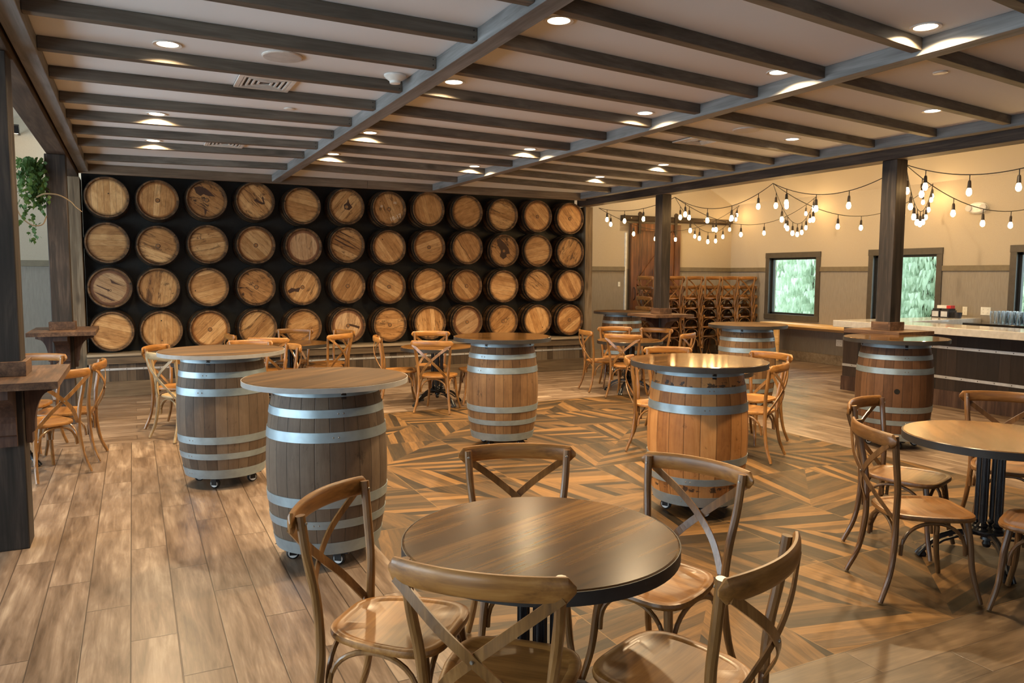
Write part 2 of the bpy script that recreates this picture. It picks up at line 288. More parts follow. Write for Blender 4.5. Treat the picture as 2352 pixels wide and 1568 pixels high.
# barrel heads: boards along local x, radius dependent rim stain; local z is the barrel axis
def headmat(name, cols, rim=None, rimr=0.205, stain=0.4, streak=0.0):
    t = NT(name); p = t.xyz(t.n('ShaderNodeTexCoord').outputs['Object']); rn = t.rnd()
    uu = t.ma('ADD', t.ma('DIVIDE', p[1], 0.072), t.ma('MULTIPLY', rn, 5.0)); i = t.ma('FLOOR', uu); f = t.ma('FRACT', uu)
    h = t.white(t.comb(i, t.ma('MULTIPLY', rn, 77.0), 2.0))[0]; o = t.ma('MULTIPLY', rn, 60.0)
    g = t.noise(t.comb(t.ma('MULTIPLY', p[0], 5.0), t.ma('ADD', t.ma('MULTIPLY', p[1], 46.0), o), t.ma('MULTIPLY', h, 40.0)), 1.0, 4.0, 0.7, 1.2)
    b = t.noise(t.comb(t.ma('MULTIPLY', p[0], 5.0), t.ma('MULTIPLY', p[1], 9.0), o), 1.0, 4.0, 0.65, 1.0)
    k = t.ma('ADD', t.ma('MULTIPLY', h, 0.22), t.ma('ADD', t.ma('MULTIPLY', g, 0.4), t.ma('MULTIPLY', b, 0.42)))
    c = t.ramp(k, [(0.28, cols[0]), (0.50, cols[1]), (0.70, cols[2])])
    e = t.rng(t.ma('MINIMUM', f, t.ma('SUBTRACT', 1.0, f)), 0.0, 0.035, 0.8, 0.0); c = t.mix(e, c, srgb(54, 32, 14))
    cr = t.noise(t.comb(t.ma('MULTIPLY', p[0], 3.5), t.ma('MULTIPLY', p[1], 13.0), t.ma('ADD', o, 4.0)), 1.0, 5.0, 0.75, 1.6)
    c = t.mix(t.rng(cr, 0.54, 0.61, 0.0, stain), c, srgb(50, 30, 16))
    rr = t.ma('SQRT', t.ma('ADD', t.ma('POWER', p[0], 2.0), t.ma('POWER', p[1], 2.0)))
    if rim:
        wob = t.ma('ADD', rr, t.ma('MULTIPLY', t.ma('SUBTRACT', b, 0.5), 0.03))
        c = t.mix(t.rng(wob, rimr, rimr+0.008, 0.0, 0.75), c, rim)
    c = t.mix(t.rng(t.ma('ADD', rr, t.ma('MULTIPLY', cr, 0.03)), 0.218, 0.248, 0.0, 0.7), c, srgb(62, 38, 20))
    c = t.mix(1.0, c, t.grey(t.rng(t.white(t.comb(rn, rn, 5.0))[0], 0, 1, 0.78, 1.22)), 'MULTIPLY')
    t.bump(t.ma('SUBTRACT', t.ma('MULTIPLY', g, 0.3), e), 0.3, 0.003)
    M[name] = t.fin(c, 0.45, 0, 0.4)
HC = [srgb(124, 80, 40), srgb(176, 128, 76), srgb(210, 166, 112)]
headmat('head_clean', HC, stain=0.15)
headmat('head_cracked', HC, stain=0.65)
headmat('head_ringed', HC, rim=srgb(150, 92, 40), stain=0.3)
headmat('head_redring', [srgb(140, 100, 62), srgb(178, 138, 96), srgb(200, 164, 122)], rim=srgb(98, 48, 22), rimr=0.19, stain=0.4)
headmat('head_burnt', [srgb(120, 78, 40), srgb(172, 122, 70), srgb(204, 154, 98)], stain=1.0)

# ------------------------------------------------------------------ mesh helper
class MB:
    def __init__(s): s.v = []; s.f = []
    def add(s, vs, fs):
        o = len(s.v); s.v += [tuple(q) for q in vs]; s.f += [tuple(o+i for i in f) for f in fs]; return s
    def box(s, x0, x1, y0, y1, z0, z1):
        return s.add([(x0, y0, z0), (x1, y0, z0), (x1, y1, z0), (x0, y1, z0), (x0, y0, z1), (x1, y0, z1), (x1, y1, z1), (x0, y1, z1)],
                     [(0, 3, 2, 1), (4, 5, 6, 7), (0, 1, 5, 4), (1, 2, 6, 5), (2, 3, 7, 6), (3, 0, 4, 7)])
    def bar(s, a, b, w, h, up=(0, 0, 1)):
        a, b = Vector(a), Vector(b); d = (b-a).normalized(); u = Vector(up); sd = d.cross(u).normalized(); u = sd.cross(d)
        P = []
        for c in (a, b):
            for i, j in ((-1, -1), (1, -1), (1, 1), (-1, 1)): P.append(c+sd*i*w/2+u*j*h/2)
        return s.add(P, [(3, 2, 1, 0), (4, 5, 6, 7), (0, 1, 5, 4), (1, 2, 6, 5), (2, 3, 7, 6), (3, 0, 4, 7)])
    def sweep(s, path, sec, up=(0, 0, 1), caps=True, scales=None):
        """sec: closed section of (side, up) pairs swept along path"""
        path = [Vector(q) for q in path]; n = len(sec); P = []
        for i, c in enumerate(path):
            d = (path[min(i+1, len(path)-1)]-path[max(i-1, 0)]).normalized()
            u = Vector(up); u = (u-d*u.dot(d))
            if u.length < 1e-4: u = Vector((1, 0, 0))-d*d.x
            u.normalize(); sd = d.cross(u); k = scales[i] if scales else 1.0
            P += [c+sd*a*k+u*b*k for a, b in sec]
        F = []
        for i in range(len(path)-1):
            for j in range(n): F.append((i*n+j, i*n+(j+1) % n, (i+1)*n+(j+1) % n, (i+1)*n+j))
        if caps: F.append(tuple(range(n-1, -1, -1))); F.append(tuple((len(path)-1)*n+j for j in range(n)))
        return s.add(P, F)
    def tube(s, path, r, n=8, up=(0.31, 0.17, 0.93), scales=None):
        return s.sweep(path, [(r*math.cos(2*math.pi*j/n), r*math.sin(2*math.pi*j/n)) for j in range(n)], up, True, scales)
    def lathe(s, prof, n=32, closed=False, cap=True):
        P = []; m = len(prof)
        for r, z in prof:
            for j in range(n): a = 2*math.pi*j/n; P.append((r*math.cos(a), r*math.sin(a), z))
        F = []
        for i in range(m if closed else m-1):
            k = (i+1) % m
            for j in range(n): F.append((i*n+j, i*n+(j+1) % n, k*n+(j+1) % n, k*n+j))
        if cap and not closed: F.append(tuple(range(n-1, -1, -1))); F.append(tuple((m-1)*n+j for j in range(n)))
        return s.add(P, F)
    def prism(s, out, z0, z1):
        n = len(out); return s.add([(x, y, z0) for x, y in out]+[(x, y, z1) for x, y in out],
            [tuple(range(n-1, -1, -1)), tuple(range(n, 2*n))]+[(j, (j+1) % n, n+(j+1) % n, n+j) for j in range(n)])
    def prism_ax(s, out, a0, a1, ax):
        """outline (p,q) extruded along axis ax: ax=0 -> (a,p,q); ax=1 -> (p,a,q)"""
        n = len(out); mk = (lambda a, p, q: (a, p, q)) if ax == 0 else (lambda a, p, q: (p, a, q))
        return s.add([mk(a0, p, q) for p, q in out]+[mk(a1, p, q) for p, q in out],
            [tuple(range(n-1, -1, -1)), tuple(range(n, 2*n))]+[(j, (j+1) % n, n+(j+1) % n, n+j) for j in range(n)])
    def xf(s, mat): s.v = [tuple(mat @ Vector(q)) for q in s.v]; return s
    def build(s, name, m, parent=None, loc=(0, 0, 0), rot=(0, 0, 0), smooth=False, bevel=0, mesh=None):
        if mesh is None:
            mesh = bpy.data.meshes.new(name); mesh.from_pydata(s.v, [], s.f); mesh.materials.append(M[m]); mesh.update()
            b = bmesh.new(); b.from_mesh(mesh); bmesh.ops.recalc_face_normals(b, faces=b.faces)
            if smooth:
                for e in b.edges:
                    if len(e.link_faces) == 2 and e.calc_face_angle(0) > R(28): e.smooth = False
                for f in b.faces: f.smooth = True
            b.to_mesh(mesh); b.free()
        o = bpy.data.objects.new(name, mesh); COL.objects.link(o); o.location = loc; o.rotation_euler = rot
        if parent: o.parent = parent
        if bevel:
            bv = o.modifiers.new('bevel', 'BEVEL'); bv.width = bevel; bv.segments = 2; bv.limit_method = 'ANGLE'; bv.angle_limit = R(40)
        return o
def thing(name, label, cat, loc=(0, 0, 0), rz=0, group=None):
    o = bpy.data.objects.new(name, None); COL.objects.link(o); o.location = loc; o.rotation_euler = (0, 0, rz); o.empty_display_size = 0.1
    return tag(o, label, cat, group)
def tag(o, label, cat, group=None):
    o['label'] = label; o['category'] = cat
    if group: o['group'] = group
    return o
def struct(o): o['kind'] = 'structure'; return o
def dup(root, loc, rot, label, group=None):
    def cp(o, par):
        c = o.copy(); COL.objects.link(c)
        if par: c.parent = par
        for ch in list(kids.get(o.name, [])): cp(ch, c)
        return c
    kids = {}
    def walk(o):
        kids[o.name] = list(o.children)
        for c in o.children: walk(c)
    walk(root)
    c = cp(root, None); c.location = loc; c.rotation_euler = rot if isinstance(rot, tuple) else (0, 0, rot); c['label'] = label
    if group: c['group'] = group
    return c
ORD = ['first', 'second', 'third', 'fourth', 'fifth', 'sixth', 'seventh', 'eighth', 'ninth', 'tenth', 'eleventh', 'twelfth', 'thirteenth', 'fourteenth', 'fifteenth', 'sixteenth', 'seventeenth']

# ------------------------------------------------------------------ room shell
WX, WY, LX, NY = 11.42, 12.63, -4.5, -3.4
PX0, PX1, PY0, PY1 = 1.24, 6.0, 2.2, 8.55
def floor_zone(x0, x1, y0, y1, m, z=0.0):
    struct(MB().box(x0, x1, y0, y1, -0.12, z).build('floor', m))
floor_zone(LX, PX0, NY, 8.05, 'planks_y'); floor_zone(LX, PX0, 8.05, WY, 'planks_x')
floor_zone(PX0, WX, PY1, WY, 'planks_x'); floor_zone(PX1, WX, PY0, PY1, 'planks_y')
floor_zone(PX0, WX, NY, PY0, 'planks_edge'); floor_zone(PX0, PX1, PY0, PY1, 'parquet')
struct(MB().box(-0.76, 7.06, NY, 11.9, 2.967, 3.1).build('ceiling', 'ceiling_paint'))
struct(MB().prism_ax([(7.06, 5.28), (WX+0.15, 3.02), (WX+0.15, 3.14), (7.06, 5.40)], NY, WY+0.2, 1).build('ceiling', 'vault_paint'))
struct(MB().prism_ax([(-0.76, 3.85), (-2.2, 3.55), (LX-0.1, 3.05), (LX-0.1, 3.17), (-2.2, 3.67), (-0.76, 3.97)], NY, WY+0.2, 1).build('ceiling', 'vault_paint'))
struct(MB().box(LX-0.1, WX+0.1, WY, WY+0.15, 0, 5.5).build('wall_back', 'wall_two_tone'))
struct(MB().box(LX-0.1, WX+0.1, NY-0.15, NY, 0, 5.5).build('wall_front', 'wall_two_tone'))
# right wall with three window openings
WIN = [(10.24, 11.60), (7.85, 9.20), (5.45, 6.81)]; WZ0, WZ1 = 0.77, 2.06
mb = MB(); ys = [NY] + [q for a, b in reversed(WIN) for q in (a+0.07, b-0.07)] + [WY]
for i in range(0, len(ys), 2): mb.box(WX, WX+0.2, ys[i], ys[i+1], 0, 3.14)
for a, b in WIN:
    mb.box(WX, WX+0.2, a+0.07, b-0.07, 0, WZ0+0.07); mb.box(WX, WX+0.2, a+0.07, b-0.07, WZ1-0.07, 3.14)
struct(mb.build('wall_right', 'wall_two_tone'))
# left wall with tall glazed openings
mb = MB(); LO = [(-1.9, 0.7), (1.3, 3.9), (4.5, 7.1), (7.7, 10.3)]
ys = [NY] + [q for ab in LO for q in ab] + [WY]
for i in range(0, len(ys), 2): mb.box(LX-0.15, LX, ys[i], ys[i+1], 0, 3.1)
for a, b in LO: mb.box(LX-0.15, LX, a, b, 0, 0.3); mb.box(LX-0.15, LX, a, b, 2.6, 3.1)
struct(mb.build('wall_left', 'wall_two_tone'))
for a, b in LO:
    g = MB()
    for q in (a, (a+b)/2-0.03, b-0.06): g.box(LX-0.1, LX-0.02, q, q+0.06, 0.3, 2.6)
    g.box(LX-0.1, LX-0.02, a, b, 0.3, 0.36); g.box(LX-0.1, LX-0.02, a, b, 2.54, 2.6)
    o = struct(g.build('window_%d' % (4+LO.index((a, b))), 'window_sash'))
    MB().box(LX-0.07, LX-0.06, a+0.05, b-0.05, 0.35, 2.55).build('pane', 'window_glass', o)
struct(MB().box(6.86, 7.05, NY, 11.9, 3.1, 5.4).build('wall_upper_right', 'vault_paint'))
struct(MB().box(-0.76, -0.58, NY, 11.9, 3.1, 4.0).build('wall_upper_left', 'vault_paint'))
struct(MB().box(-0.56, 6.94, 11.62, 11.72, 0, 2.966).build('wall_barrels', 'black_panel'))
# windows
for i, (a, b) in enumerate(WIN):
    g = MB(); w = 0.095
    g.box(WX-0.025, WX-0.001, a, a+w, WZ0, WZ1); g.box(WX-0.025, WX-0.001, b-w, b, WZ0, WZ1)
    g.box(WX-0.028, WX-0.001, a-0.005, b+0.005, WZ1-w, WZ1+0.01); g.box(WX-0.028, WX-0.001, a-0.005, b+0.005, WZ0-0.01, WZ0+w)
    o = struct(g.build('window_%d' % (i+1), 'window_casing', bevel=0.004))
    g = MB(); s = 0.045; a2, b2, z2, z3 = a+w-0.01, b-w+0.01, WZ0+w-0.01, WZ1-w+0.01
    g.box(WX+0.06, WX+0.11, a2, a2+s, z2, z3); g.box(WX+0.06, WX+0.11, b2-s, b2, z2, z3); g.box(WX+0.06, WX+0.11, a2, b2, z2, z2+s); g.box(WX+0.06, WX+0.11, a2, b2, z3-s, z3)
    g.box(WX-0.001, WX+0.11, a2-0.015, a2, z2, z3); g.box(WX-0.001, WX+0.11, b2, b2+0.015, z2, z3); g.box(WX-0.001, WX+0.11, a2, b2, z2-0.015, z2); g.box(WX-0.001, WX+0.11, a2, b2, z3, z3+0.015)
    g.build('sash', 'window_sash', o)
    MB().box(WX+0.08, WX+0.088, a2+s, b2-s, z2+s, z3-s).build('pane', 'window_glass', o)
# chair rails and baseboards
k = 0
segs = [(7.12, 8.72), (10.02, WX)]
for a, b in segs + [(LX, -0.62)]:
    k += 1; struct(MB().box(a, b, WY-0.022, WY-0.001, 1.70, 1.785).build('trim_%d' % k, 'rail_trim', bevel=0.004))
for a, b in [(11.60, WY-0.02), (9.20, 10.24), (6.81, 7.85), (NY, 5.45)]:
    k += 1; struct(MB().box(WX-0.022, WX-0.001, a, b, 1.70, 1.785).build('trim_%d' % k, 'rail_trim', bevel=0.004))
struct(MB().box(LX, -0.62, WY-0.02, WY-0.001, 0, 0.17).build('baseboard_back_left', 'plinth_cap'))
struct(MB().box(7.12, 8.74, WY-0.02, WY-0.001, 0, 0.17).build('baseboard_back', 'plinth_cap'))
struct(MB().box(10.02, WX, WY-0.02, WY-0.001, 0, 0.17).build('baseboard_back_right', 'plinth_cap'))
struct(MB().box(WX-0.02, WX-0.001, 7.7, WY-0.03, 0, 0.18).build('baseboard_right', 'plinth_cap'))
struct(MB().box(8.70, 8.735, WY-0.03, WY-0.001, 0, 2.45).build('trim_%d' % (k+1), 'white_plastic'))  # white strip standing in for light through the gap at the door edge

# ------------------------------------------------------------------ ceiling timber
def beam(name, x0, x1, y0, y1, z0, z1, m, label, cat, group=None, bev=0.004):
    cx, cy_, cz = (x0+x1)/2, (y0+y1)/2, (z0+z1)/2
    o = MB().box(x0-cx, x1-cx, y0-cy_, y1-cy_, z0-cz, z1-cz).build(name, m, None, (cx, cy_, cz), bevel=bev)
    return tag(o, label, cat, group)
G = 'grey ceiling beams running towards the barrel wall'
beam('ceiling_beam', 1.76, 1.88, NY+0.02, 11.03, 2.87, 2.9665, 'beam_wood', 'long grey ceiling beam, left of the two between the joists', 'beam', G)
beam('ceiling_beam', 4.10, 4.22, NY+0.02, 11.03, 2.87, 2.9665, 'beam_wood', 'long grey ceiling beam, right of the two between the joists', 'beam', G)
beam('edge_beam', -0.56, -0.45, NY+0.02, 11.03, 2.87, 2.9665, 'beam_wood', 'grey edge beam at the left side of the ceiling', 'beam', G)
beam('edge_beam', 6.70, 6.82, NY+0.02, 11.03, 2.87, 2.9665, 'beam_wood', 'grey edge beam at the right side of the ceiling', 'beam', G)
beam('edge_board', -0.56, 3.10, 11.035, 11.10, 2.85, 2.9665, 'rim_wood_x', 'grey-brown board above the barrels, left half', 'board', 'boards above the barrel wall')
beam('edge_board', 3.102, 6.82, 11.035, 11.10, 2.85, 2.9665, 'rim_wood_x', 'grey-brown board above the barrels, right half', 'board', 'boards above the barrel wall')
beam('header_beam', 6.86, 7.06, NY+0.02, 11.40, 2.775, 2.9665, 'header_wood', 'dark header beam on the right-hand posts', 'beam')
beam('header_beam', -0.755, -0.575, NY+0.02, 11.40, 2.83, 2.9665, 'header_wood', 'dark header beam on the left-hand posts', 'beam')
bays = [('left', -0.449, 1.759, [(10.17, 9.91), (9.05, 8.86), (8.30, 8.17), (7.55, 7.47), (6.85, 6.80), (6.06, 6.07), (5.35, 5.40), (4.64, 4.72), (3.99, 4.08), (3.32, 3.40), (2.65, 2.72), (1.98, 2.04)]),
        ('middle', 1.881, 4.099, [(9.80, 10.10), (8.98, 9.17), (8.22, 8.37), (7.52, 7.68), (6.80, 7.03), (6.12, 6.35), (5.40, 5.64), (4.73, 5.00), (4.07, 4.37), (3.43, 3.77), (2.76, 3.08), (2.10, 2.40)]),
        ('right', 4.221, 6.699, [(9.80, 10.18), (9.02, 9.38), (8.35, 8.67), (7.68, 8.03), (7.00, 7.45), (6.33, 6.80), (5.72, 6.15), (5.06, 5.46), (4.42, 4.80), (3.80, 4.13), (3.12, 3.43), (2.44, 2.75)])]
scm = None
for bn, x0, x1, yl in bays:
    for i, (ya, yb) in enumerate(yl):
        cx, cy_, cz, hx, hy = (x0+x1)/2, (ya+yb)/2-0.035, 2.930, (x1-x0)/2, (yb-ya)/2
        o = MB().add([(-hx, -hy-0.035, -0.0365), (hx, hy-0.035, -0.0365), (hx, hy+0.035, -0.0365), (-hx, -hy+0.035, -0.0365), (-hx, -hy-0.035, 0.0365), (hx, hy-0.035, 0.0365), (hx, hy+0.035, 0.0365), (-hx, -hy+0.035, 0.0365)],
             [(0, 3, 2, 1), (4, 5, 6, 7), (0, 1, 5, 4), (1, 2, 6, 5), (2, 3, 7, 6), (3, 0, 4, 7)]).build('ceiling_joist', 'joist_wood', None, (cx, cy_, cz), bevel=0.004)
        tag(o, 'grey-brown ceiling joist, %s from the barrel wall in the %s bay' % (ORD[i], bn), 'joist', 'ceiling joists between the beams')
        for dz in (-0.018, 0.018):
            if scm is None: q = MB().lathe([(0.0045, 0.0), (0.0045, 0.0015)], 6).xf(Matrix.Rotation(R(90), 4, 'X')).build('screw', 'black_metal', o, (hx-0.022, hy-0.0352, dz)); scm = q.data
            else: MB().build('screw', None, o, (hx-0.022, hy-0.0352, dz), mesh=scm)

# ------------------------------------------------------------------ posts with drink shelves
def post(x0, x1, y0, y1, z1, label, shelf=None, sl='', zs=1.05):
    cx, cy_ = (x0+x1)/2, (y0+y1)/2
    hx, hy = (x1-x0)/2, (y1-y0)/2
    o = MB().box(-hx, hx, -hy, hy, 0, z1-0.001).build('wooden_post', 'post_dark', None, (cx, cy_, 0), bevel=0.006)
    tag(o, label, 'post', 'dark posts under the header beams')
    if not shelf: return
    sx0, sx1, sy0, sy1 = shelf; e = 0.003
    t = thing('post_shelf', sl, 'shelf', (cx, cy_, 0), 0, 'drink shelves around posts')
    g = MB(); a0, a1, b0, b1 = sx0-cx, sx1-cx, sy0-cy_, sy1-cy_
    for bx in ((a0, a1, b0, -hy-e), (a0, a1, hy+e, b1), (a0, -hx-e, -hy-e, hy+e), (hx+e, a1, -hy-e, hy+e)): g.box(*bx, zs-0.04, zs)
    g.build('shelf_top', 'shelf_wood', t)
    c = 0.024
    for bx in ((-hx-c-e, hx+c+e, -hy-c-e, -hy-e), (-hx-c-e, hx+c+e, hy+e, hy+c+e), (-hx-c-e, -hx-e, -hy-e, hy+e), (hx+e, hx+c+e, -hy-e, hy+e)):
        MB().box(*bx, zs+0.001, zs+0.085).build('collar_board', 'shelf_wood', t, bevel=0.002)
    def corb(reach):
        pts = [(0, -0.002), (reach, -0.002), (reach, -0.05), (reach-0.02, -0.055)]
        for q in range(9):
            a = q/8*math.pi/2; pts.append((0.045+(reach-0.075)*(1-math.sin(a)), -0.06-0.20*(1-math.cos(a))))
        pts += [(0.045, -0.29), (0.03, -0.30), (0.03, -0.36), (0, -0.36)]
        return pts
    zb = zs-0.041
    for sgn in (-1, 1):
        rch = (b1-hy if sgn > 0 else -b0-hy)-0.04
        MB().prism_ax([(sgn*(hy+e+p), zb+q) for p, q in corb(rch)], -0.065, 0.065, 0).build('corbel', 'corbel_wood', t)
        rch = (a1-hx if sgn > 0 else -a0-hx)-0.04
        if rch > 0.1: MB().prism_ax([(sgn*(hx+e+p), zb+q) for p, q in corb(rch)], -0.055, 0.055, 1).build('corbel', 'corbel_wood', t)
post(-0.785, -0.59, 5.15, 5.37, 2.83, 'dark wooden post nearest the camera at the left edge', (-0.98, -0.385, 4.80, 5.72), 'brown drink shelf around the nearest left post', 1.015)
post(-0.775, -0.585, 9.3, 9.49, 2.83, 'dark wooden post beside the hanging ivy', (-0.97, -0.36, 8.9, 9.85), 'brown drink shelf around the post beside the ivy', 1.01)
post(6.87, 7.03, 9.04, 9.21, 2.775, 'dark post in front of the barn door', (6.60, 7.28, 8.78, 9.48), 'brown drink shelf around the post by the barn door', 1.05)
post(6.87, 7.03, 5.26, 5.43, 2.775, 'dark post in front of the bar', (6.71, 7.24, 5.03, 5.68), 'brown drink shelf around the post by the bar', 1.06)
post(6.87, 7.03, 1.5, 1.67, 2.775, 'dark post right of the frame near the bar')
for x0, x1, lb, zt in ((6.975, 7.12, 'brown end post right of the barrel wall', 2.774), (-0.70, -0.565, 'greyish end post left of the barrel wall', 2.829)):
    o = MB().box(-(x1-x0)/2, (x1-x0)/2, -0.2, 0.2, 0, zt).build('end_post', 'frame_post', None, ((x0+x1)/2, 11.5, 0), bevel=0.004); tag(o, lb, 'post')

# ------------------------------------------------------------------ plinth under the barrel wall
t = thing('barrel_wall_plinth', 'long low wooden plinth with metal strap under the barrel wall', 'plinth', (3.19, 11.4, 0))
MB().box(-3.74, 3.74, -0.20, 0.21, 0.001, 0.53).build('board_body', 'plinth_boards', t)
MB().box(-3.75, 3.75, -0.235, -0.201, 0.43, 0.53).build('upper_board', 'plinth_board', t, bevel=0.003)
MB().box(-3.75, 3.75, -0.235, -0.201, 0.001, 0.20).build('lower_board', 'plinth_board', t, bevel=0.003)
MB().box(-3.75, 3.75, -0.26, 0.21, 0.531, 0.562).build('cap_board', 'plinth_cap', t, bevel=0.004)
st = MB().box(-3.75, 3.75, -0.208, -0.202, 0.345, 0.372).build('metal_strap', 'strap_steel', t)
g = MB()
for i in range(38):
    x = -3.7+i*0.2; g.box(x-0.005, x+0.005, -0.211, -0.2085, 0.354, 0.364)
g.build('rivets', 'dark_slot', st)

# ------------------------------------------------------------------ wall barrels (4 rows x 12)
GRID = [[(-0.265, 2.587), (0.332, 2.579), (0.942, 2.611), (1.578, 2.62), (2.221, 2.584), (2.867, 2.601), (3.516, 2.595), (4.143, 2.617), (4.792, 2.599), (5.423, 2.577), (6.059, 2.58), (6.682, 2.567)],
 [(-0.28, 2.002), (0.318, 1.977), (0.942, 2.007), (1.572, 2.013), (2.231, 2.005), (2.865, 2.038), (3.508, 2.017), (4.153, 2.037), (4.796, 2.037), (5.444, 2.002), (6.067, 2.011), (6.694, 1.998)],
 [(-0.268, 1.417), (0.31, 1.416), (0.935, 1.424), (1.564, 1.425), (2.206, 1.423), (2.867, 1.438), (3.502, 1.425), (4.15, 1.445), (4.784, 1.432), (5.439, 1.423), (6.072, 1.441), (6.7, 1.434)],
 [(-0.264, 0.845), (0.328, 0.844), (0.937, 0.842), (1.572, 0.843), (2.209, 0.843), (2.864, 0.846), (3.513, 0.843), (4.16, 0.855), (4.793, 0.858), (5.434, 0.852), (6.073, 0.854), (6.696, 0.848)]]
# local z points out of the wall; z=0 at the black panel, front rim at 0.31
def rb(z): return 0.286-0.026*(z/0.31)**1.7
prof = [(rb(z), z) for z in (0.0, 0.06, 0.12, 0.18, 0.24, 0.31)] + [(0.243, 0.31), (0.232, 0.283)]
mesh_b = MB().lathe(prof, 40, cap=False); mesh_h = MB().lathe([(0.234, 0.278), (0.234, 0.284)], 40)
def hoop(z0, z1, f, th=0.004, n=40): return MB().lathe([(f(z0)+0.0005, z0), (f(z0)+th, z0), (f(z1)+th, z1), (f(z1)+0.0005, z1)], n, closed=True)
KIND = {}   # (row, col): (material, angle, bung)
looks = ['CRBTCSNCCKRR', 'CTKRDSCRLBCS', 'DKCBKCRCRCKC', 'CCRKKDSKDSCR']
words = {'C': ('head_clean', 'plain clean head'), 'R': ('head_ringed', 'head with darker ring'), 'B': ('head_burnt', 'head with a dark splash stain'), 'T': ('head_cracked', 'head with a small drip stain'),
         'S': ('head_cracked', 'streaked head with a bung'), 'N': ('head_cracked', 'head with chalked numbers'), 'K': ('head_cracked', 'cracked weathered head'), 'D': ('head_redring', 'head ringed in reddish brown'), 'L': ('head_clean', 'head split by one long crack')}
ANG = [90, 85, -35, -50, -12, 50, -70, -75, 25, -15, -45, -50,  0, -20, 10, -45, 95, -25, -55, 20, -60, -40, 12, 62,  -28, 80, 15, -30, 60, 60, -30, 22, -50, -10, -35, -60,  -15, 90, 45, 45, 20, 75, 0, 95, 30, 42, -70, 35]
RN = ['top', 'second', 'third', 'bottom']
BUNG = {(0, 1), (0, 2), (0, 5), (0, 6), (0, 10), (0, 11), (1, 1), (1, 3), (1, 7), (1, 9), (2, 3), (2, 4), (2, 5), (2, 6), (2, 8), (3, 2), (3, 5), (3, 6), (3, 8), (3, 9), (3, 11)}
KNOTS = {(2, 2): [(-0.17, -0.05)], (3, 1): [(0.0, 0.13), (0.0, -0.14)], (3, 10): [(0.1, -0.12)], (2, 11): [(0.07, -0.18)], (1, 6): [(-0.1, 0.12)], (0, 0): [(0.02, 0.05)]}
hm = {}; mB = mH = mR = None; hoops_m = []
for r in range(4):
    for c in range(12):
        x, z = GRID[r][c]; L = looks[r][c]; mat, w = words[L]
        t = thing('wall_barrel', '%s barrel from left, %s wall row, %s' % (ORD[c], RN[r], w), 'barrel', (x, 11.62, z), 0, 'barrel ends mounted on the black wall')
        t.rotation_euler = (R(90), 0, 0)
        a = R(ANG[r*12+c])
        if mB is None:
            o = mesh_b.build('stave_body', 'stave_rack', t, smooth=True); mB = o.data
            hoops_m = []
            for z0, z1 in ((0.05, 0.09), (0.185, 0.225), (0.268, 0.3085)):
                ho = hoop(z0, z1, rb).build('hoop', 'old_hoop', t, smooth=True); hoops_m.append(ho.data)
        else:
            MB().build('stave_body', None, t, mesh=mB)
            for q in hoops_m: MB().build('hoop', None, t, mesh=q)
        if mat not in hm: hd = mesh_h.build('barrel_head', mat, t, rot=(0, 0, a)); hm[mat] = hd.data
        else: hd = MB().build('barrel_head', None, t, rot=(0, 0, a), mesh=hm[mat])
        if (r, c) in BUNG:
            b_ = MB().lathe([(0.024, 0.2842), (0.022, 0.291), (0.017, 0.2915), (0.015, 0.288)], 16).build('bung', 'bung_wood', t, (0, -0.004, 0), smooth=True)
            MB().lathe([(0.030, 0.2842), (0.030, 0.2848)], 16).build('bung_ring', 'dark_slot', b_)
        for q in KNOTS.get((r, c), []):
            MB().lathe([(0.009, 0.2842), (0.007, 0.2862)], 8).build('plug', 'brand_ink', t, (q[0], q[1], 0))
        if L == 'L': # the long split
            g = MB(); pts = [(-0.19, 0.16), (-0.13, 0.08), (-0.10, 0.02), (-0.03, -0.05), (0.01, -0.12), (0.07, -0.2)]
            for p, q in zip(pts, pts[1:]): g.bar((p[0], p[1], 0.2846), (q[0], q[1], 0.2846), 0.006, 0.001)
            g.build('crack', 'hole_dark', t)
        def text(s, size, px, py, m, ang=0.0, nm='chalk_number'):
            cu = bpy.data.curves.new(nm, 'FONT'); cu.body = s; cu.size = size; cu.extrude = 0.0003; cu.align_x = 'CENTER'
            o = bpy.data.objects.new(nm, cu); COL.objects.link(o); dg = bpy.context.evaluated_depsgraph_get()
            me = bpy.data.meshes.new_from_object(o.evaluated_get(dg)); bpy.data.objects.remove(o)
            me.materials.clear(); me.materials.append(M[m])
            o = bpy.data.objects.new(nm, me); COL.objects.link(o); o.parent = t; o.location = (px, py, 0.2849); o.rotation_euler = (0, 0, ang)
        if (r, c) == (0, 6):
            text('18-17', 0.085, 0.11, -0.15, 'chalk', R(22)); text('III', 0.05, -0.12, 0.02, 'chalk', R(-12)); text('IIII', 0.05, 0.09, 0.08, 'chalk', R(-8))
        if (r, c) == (2, 0): text('80', 0.05, -0.01, -0.05, 'brand_ink')
        if (r, c) == (1, 2): text('6 6', 0.05, -0.11, 0.07, 'brand_ink')
        if (r, c) == (2, 3): text('186', 0.05, -0.06, 0.03, 'brand_ink', R(30))

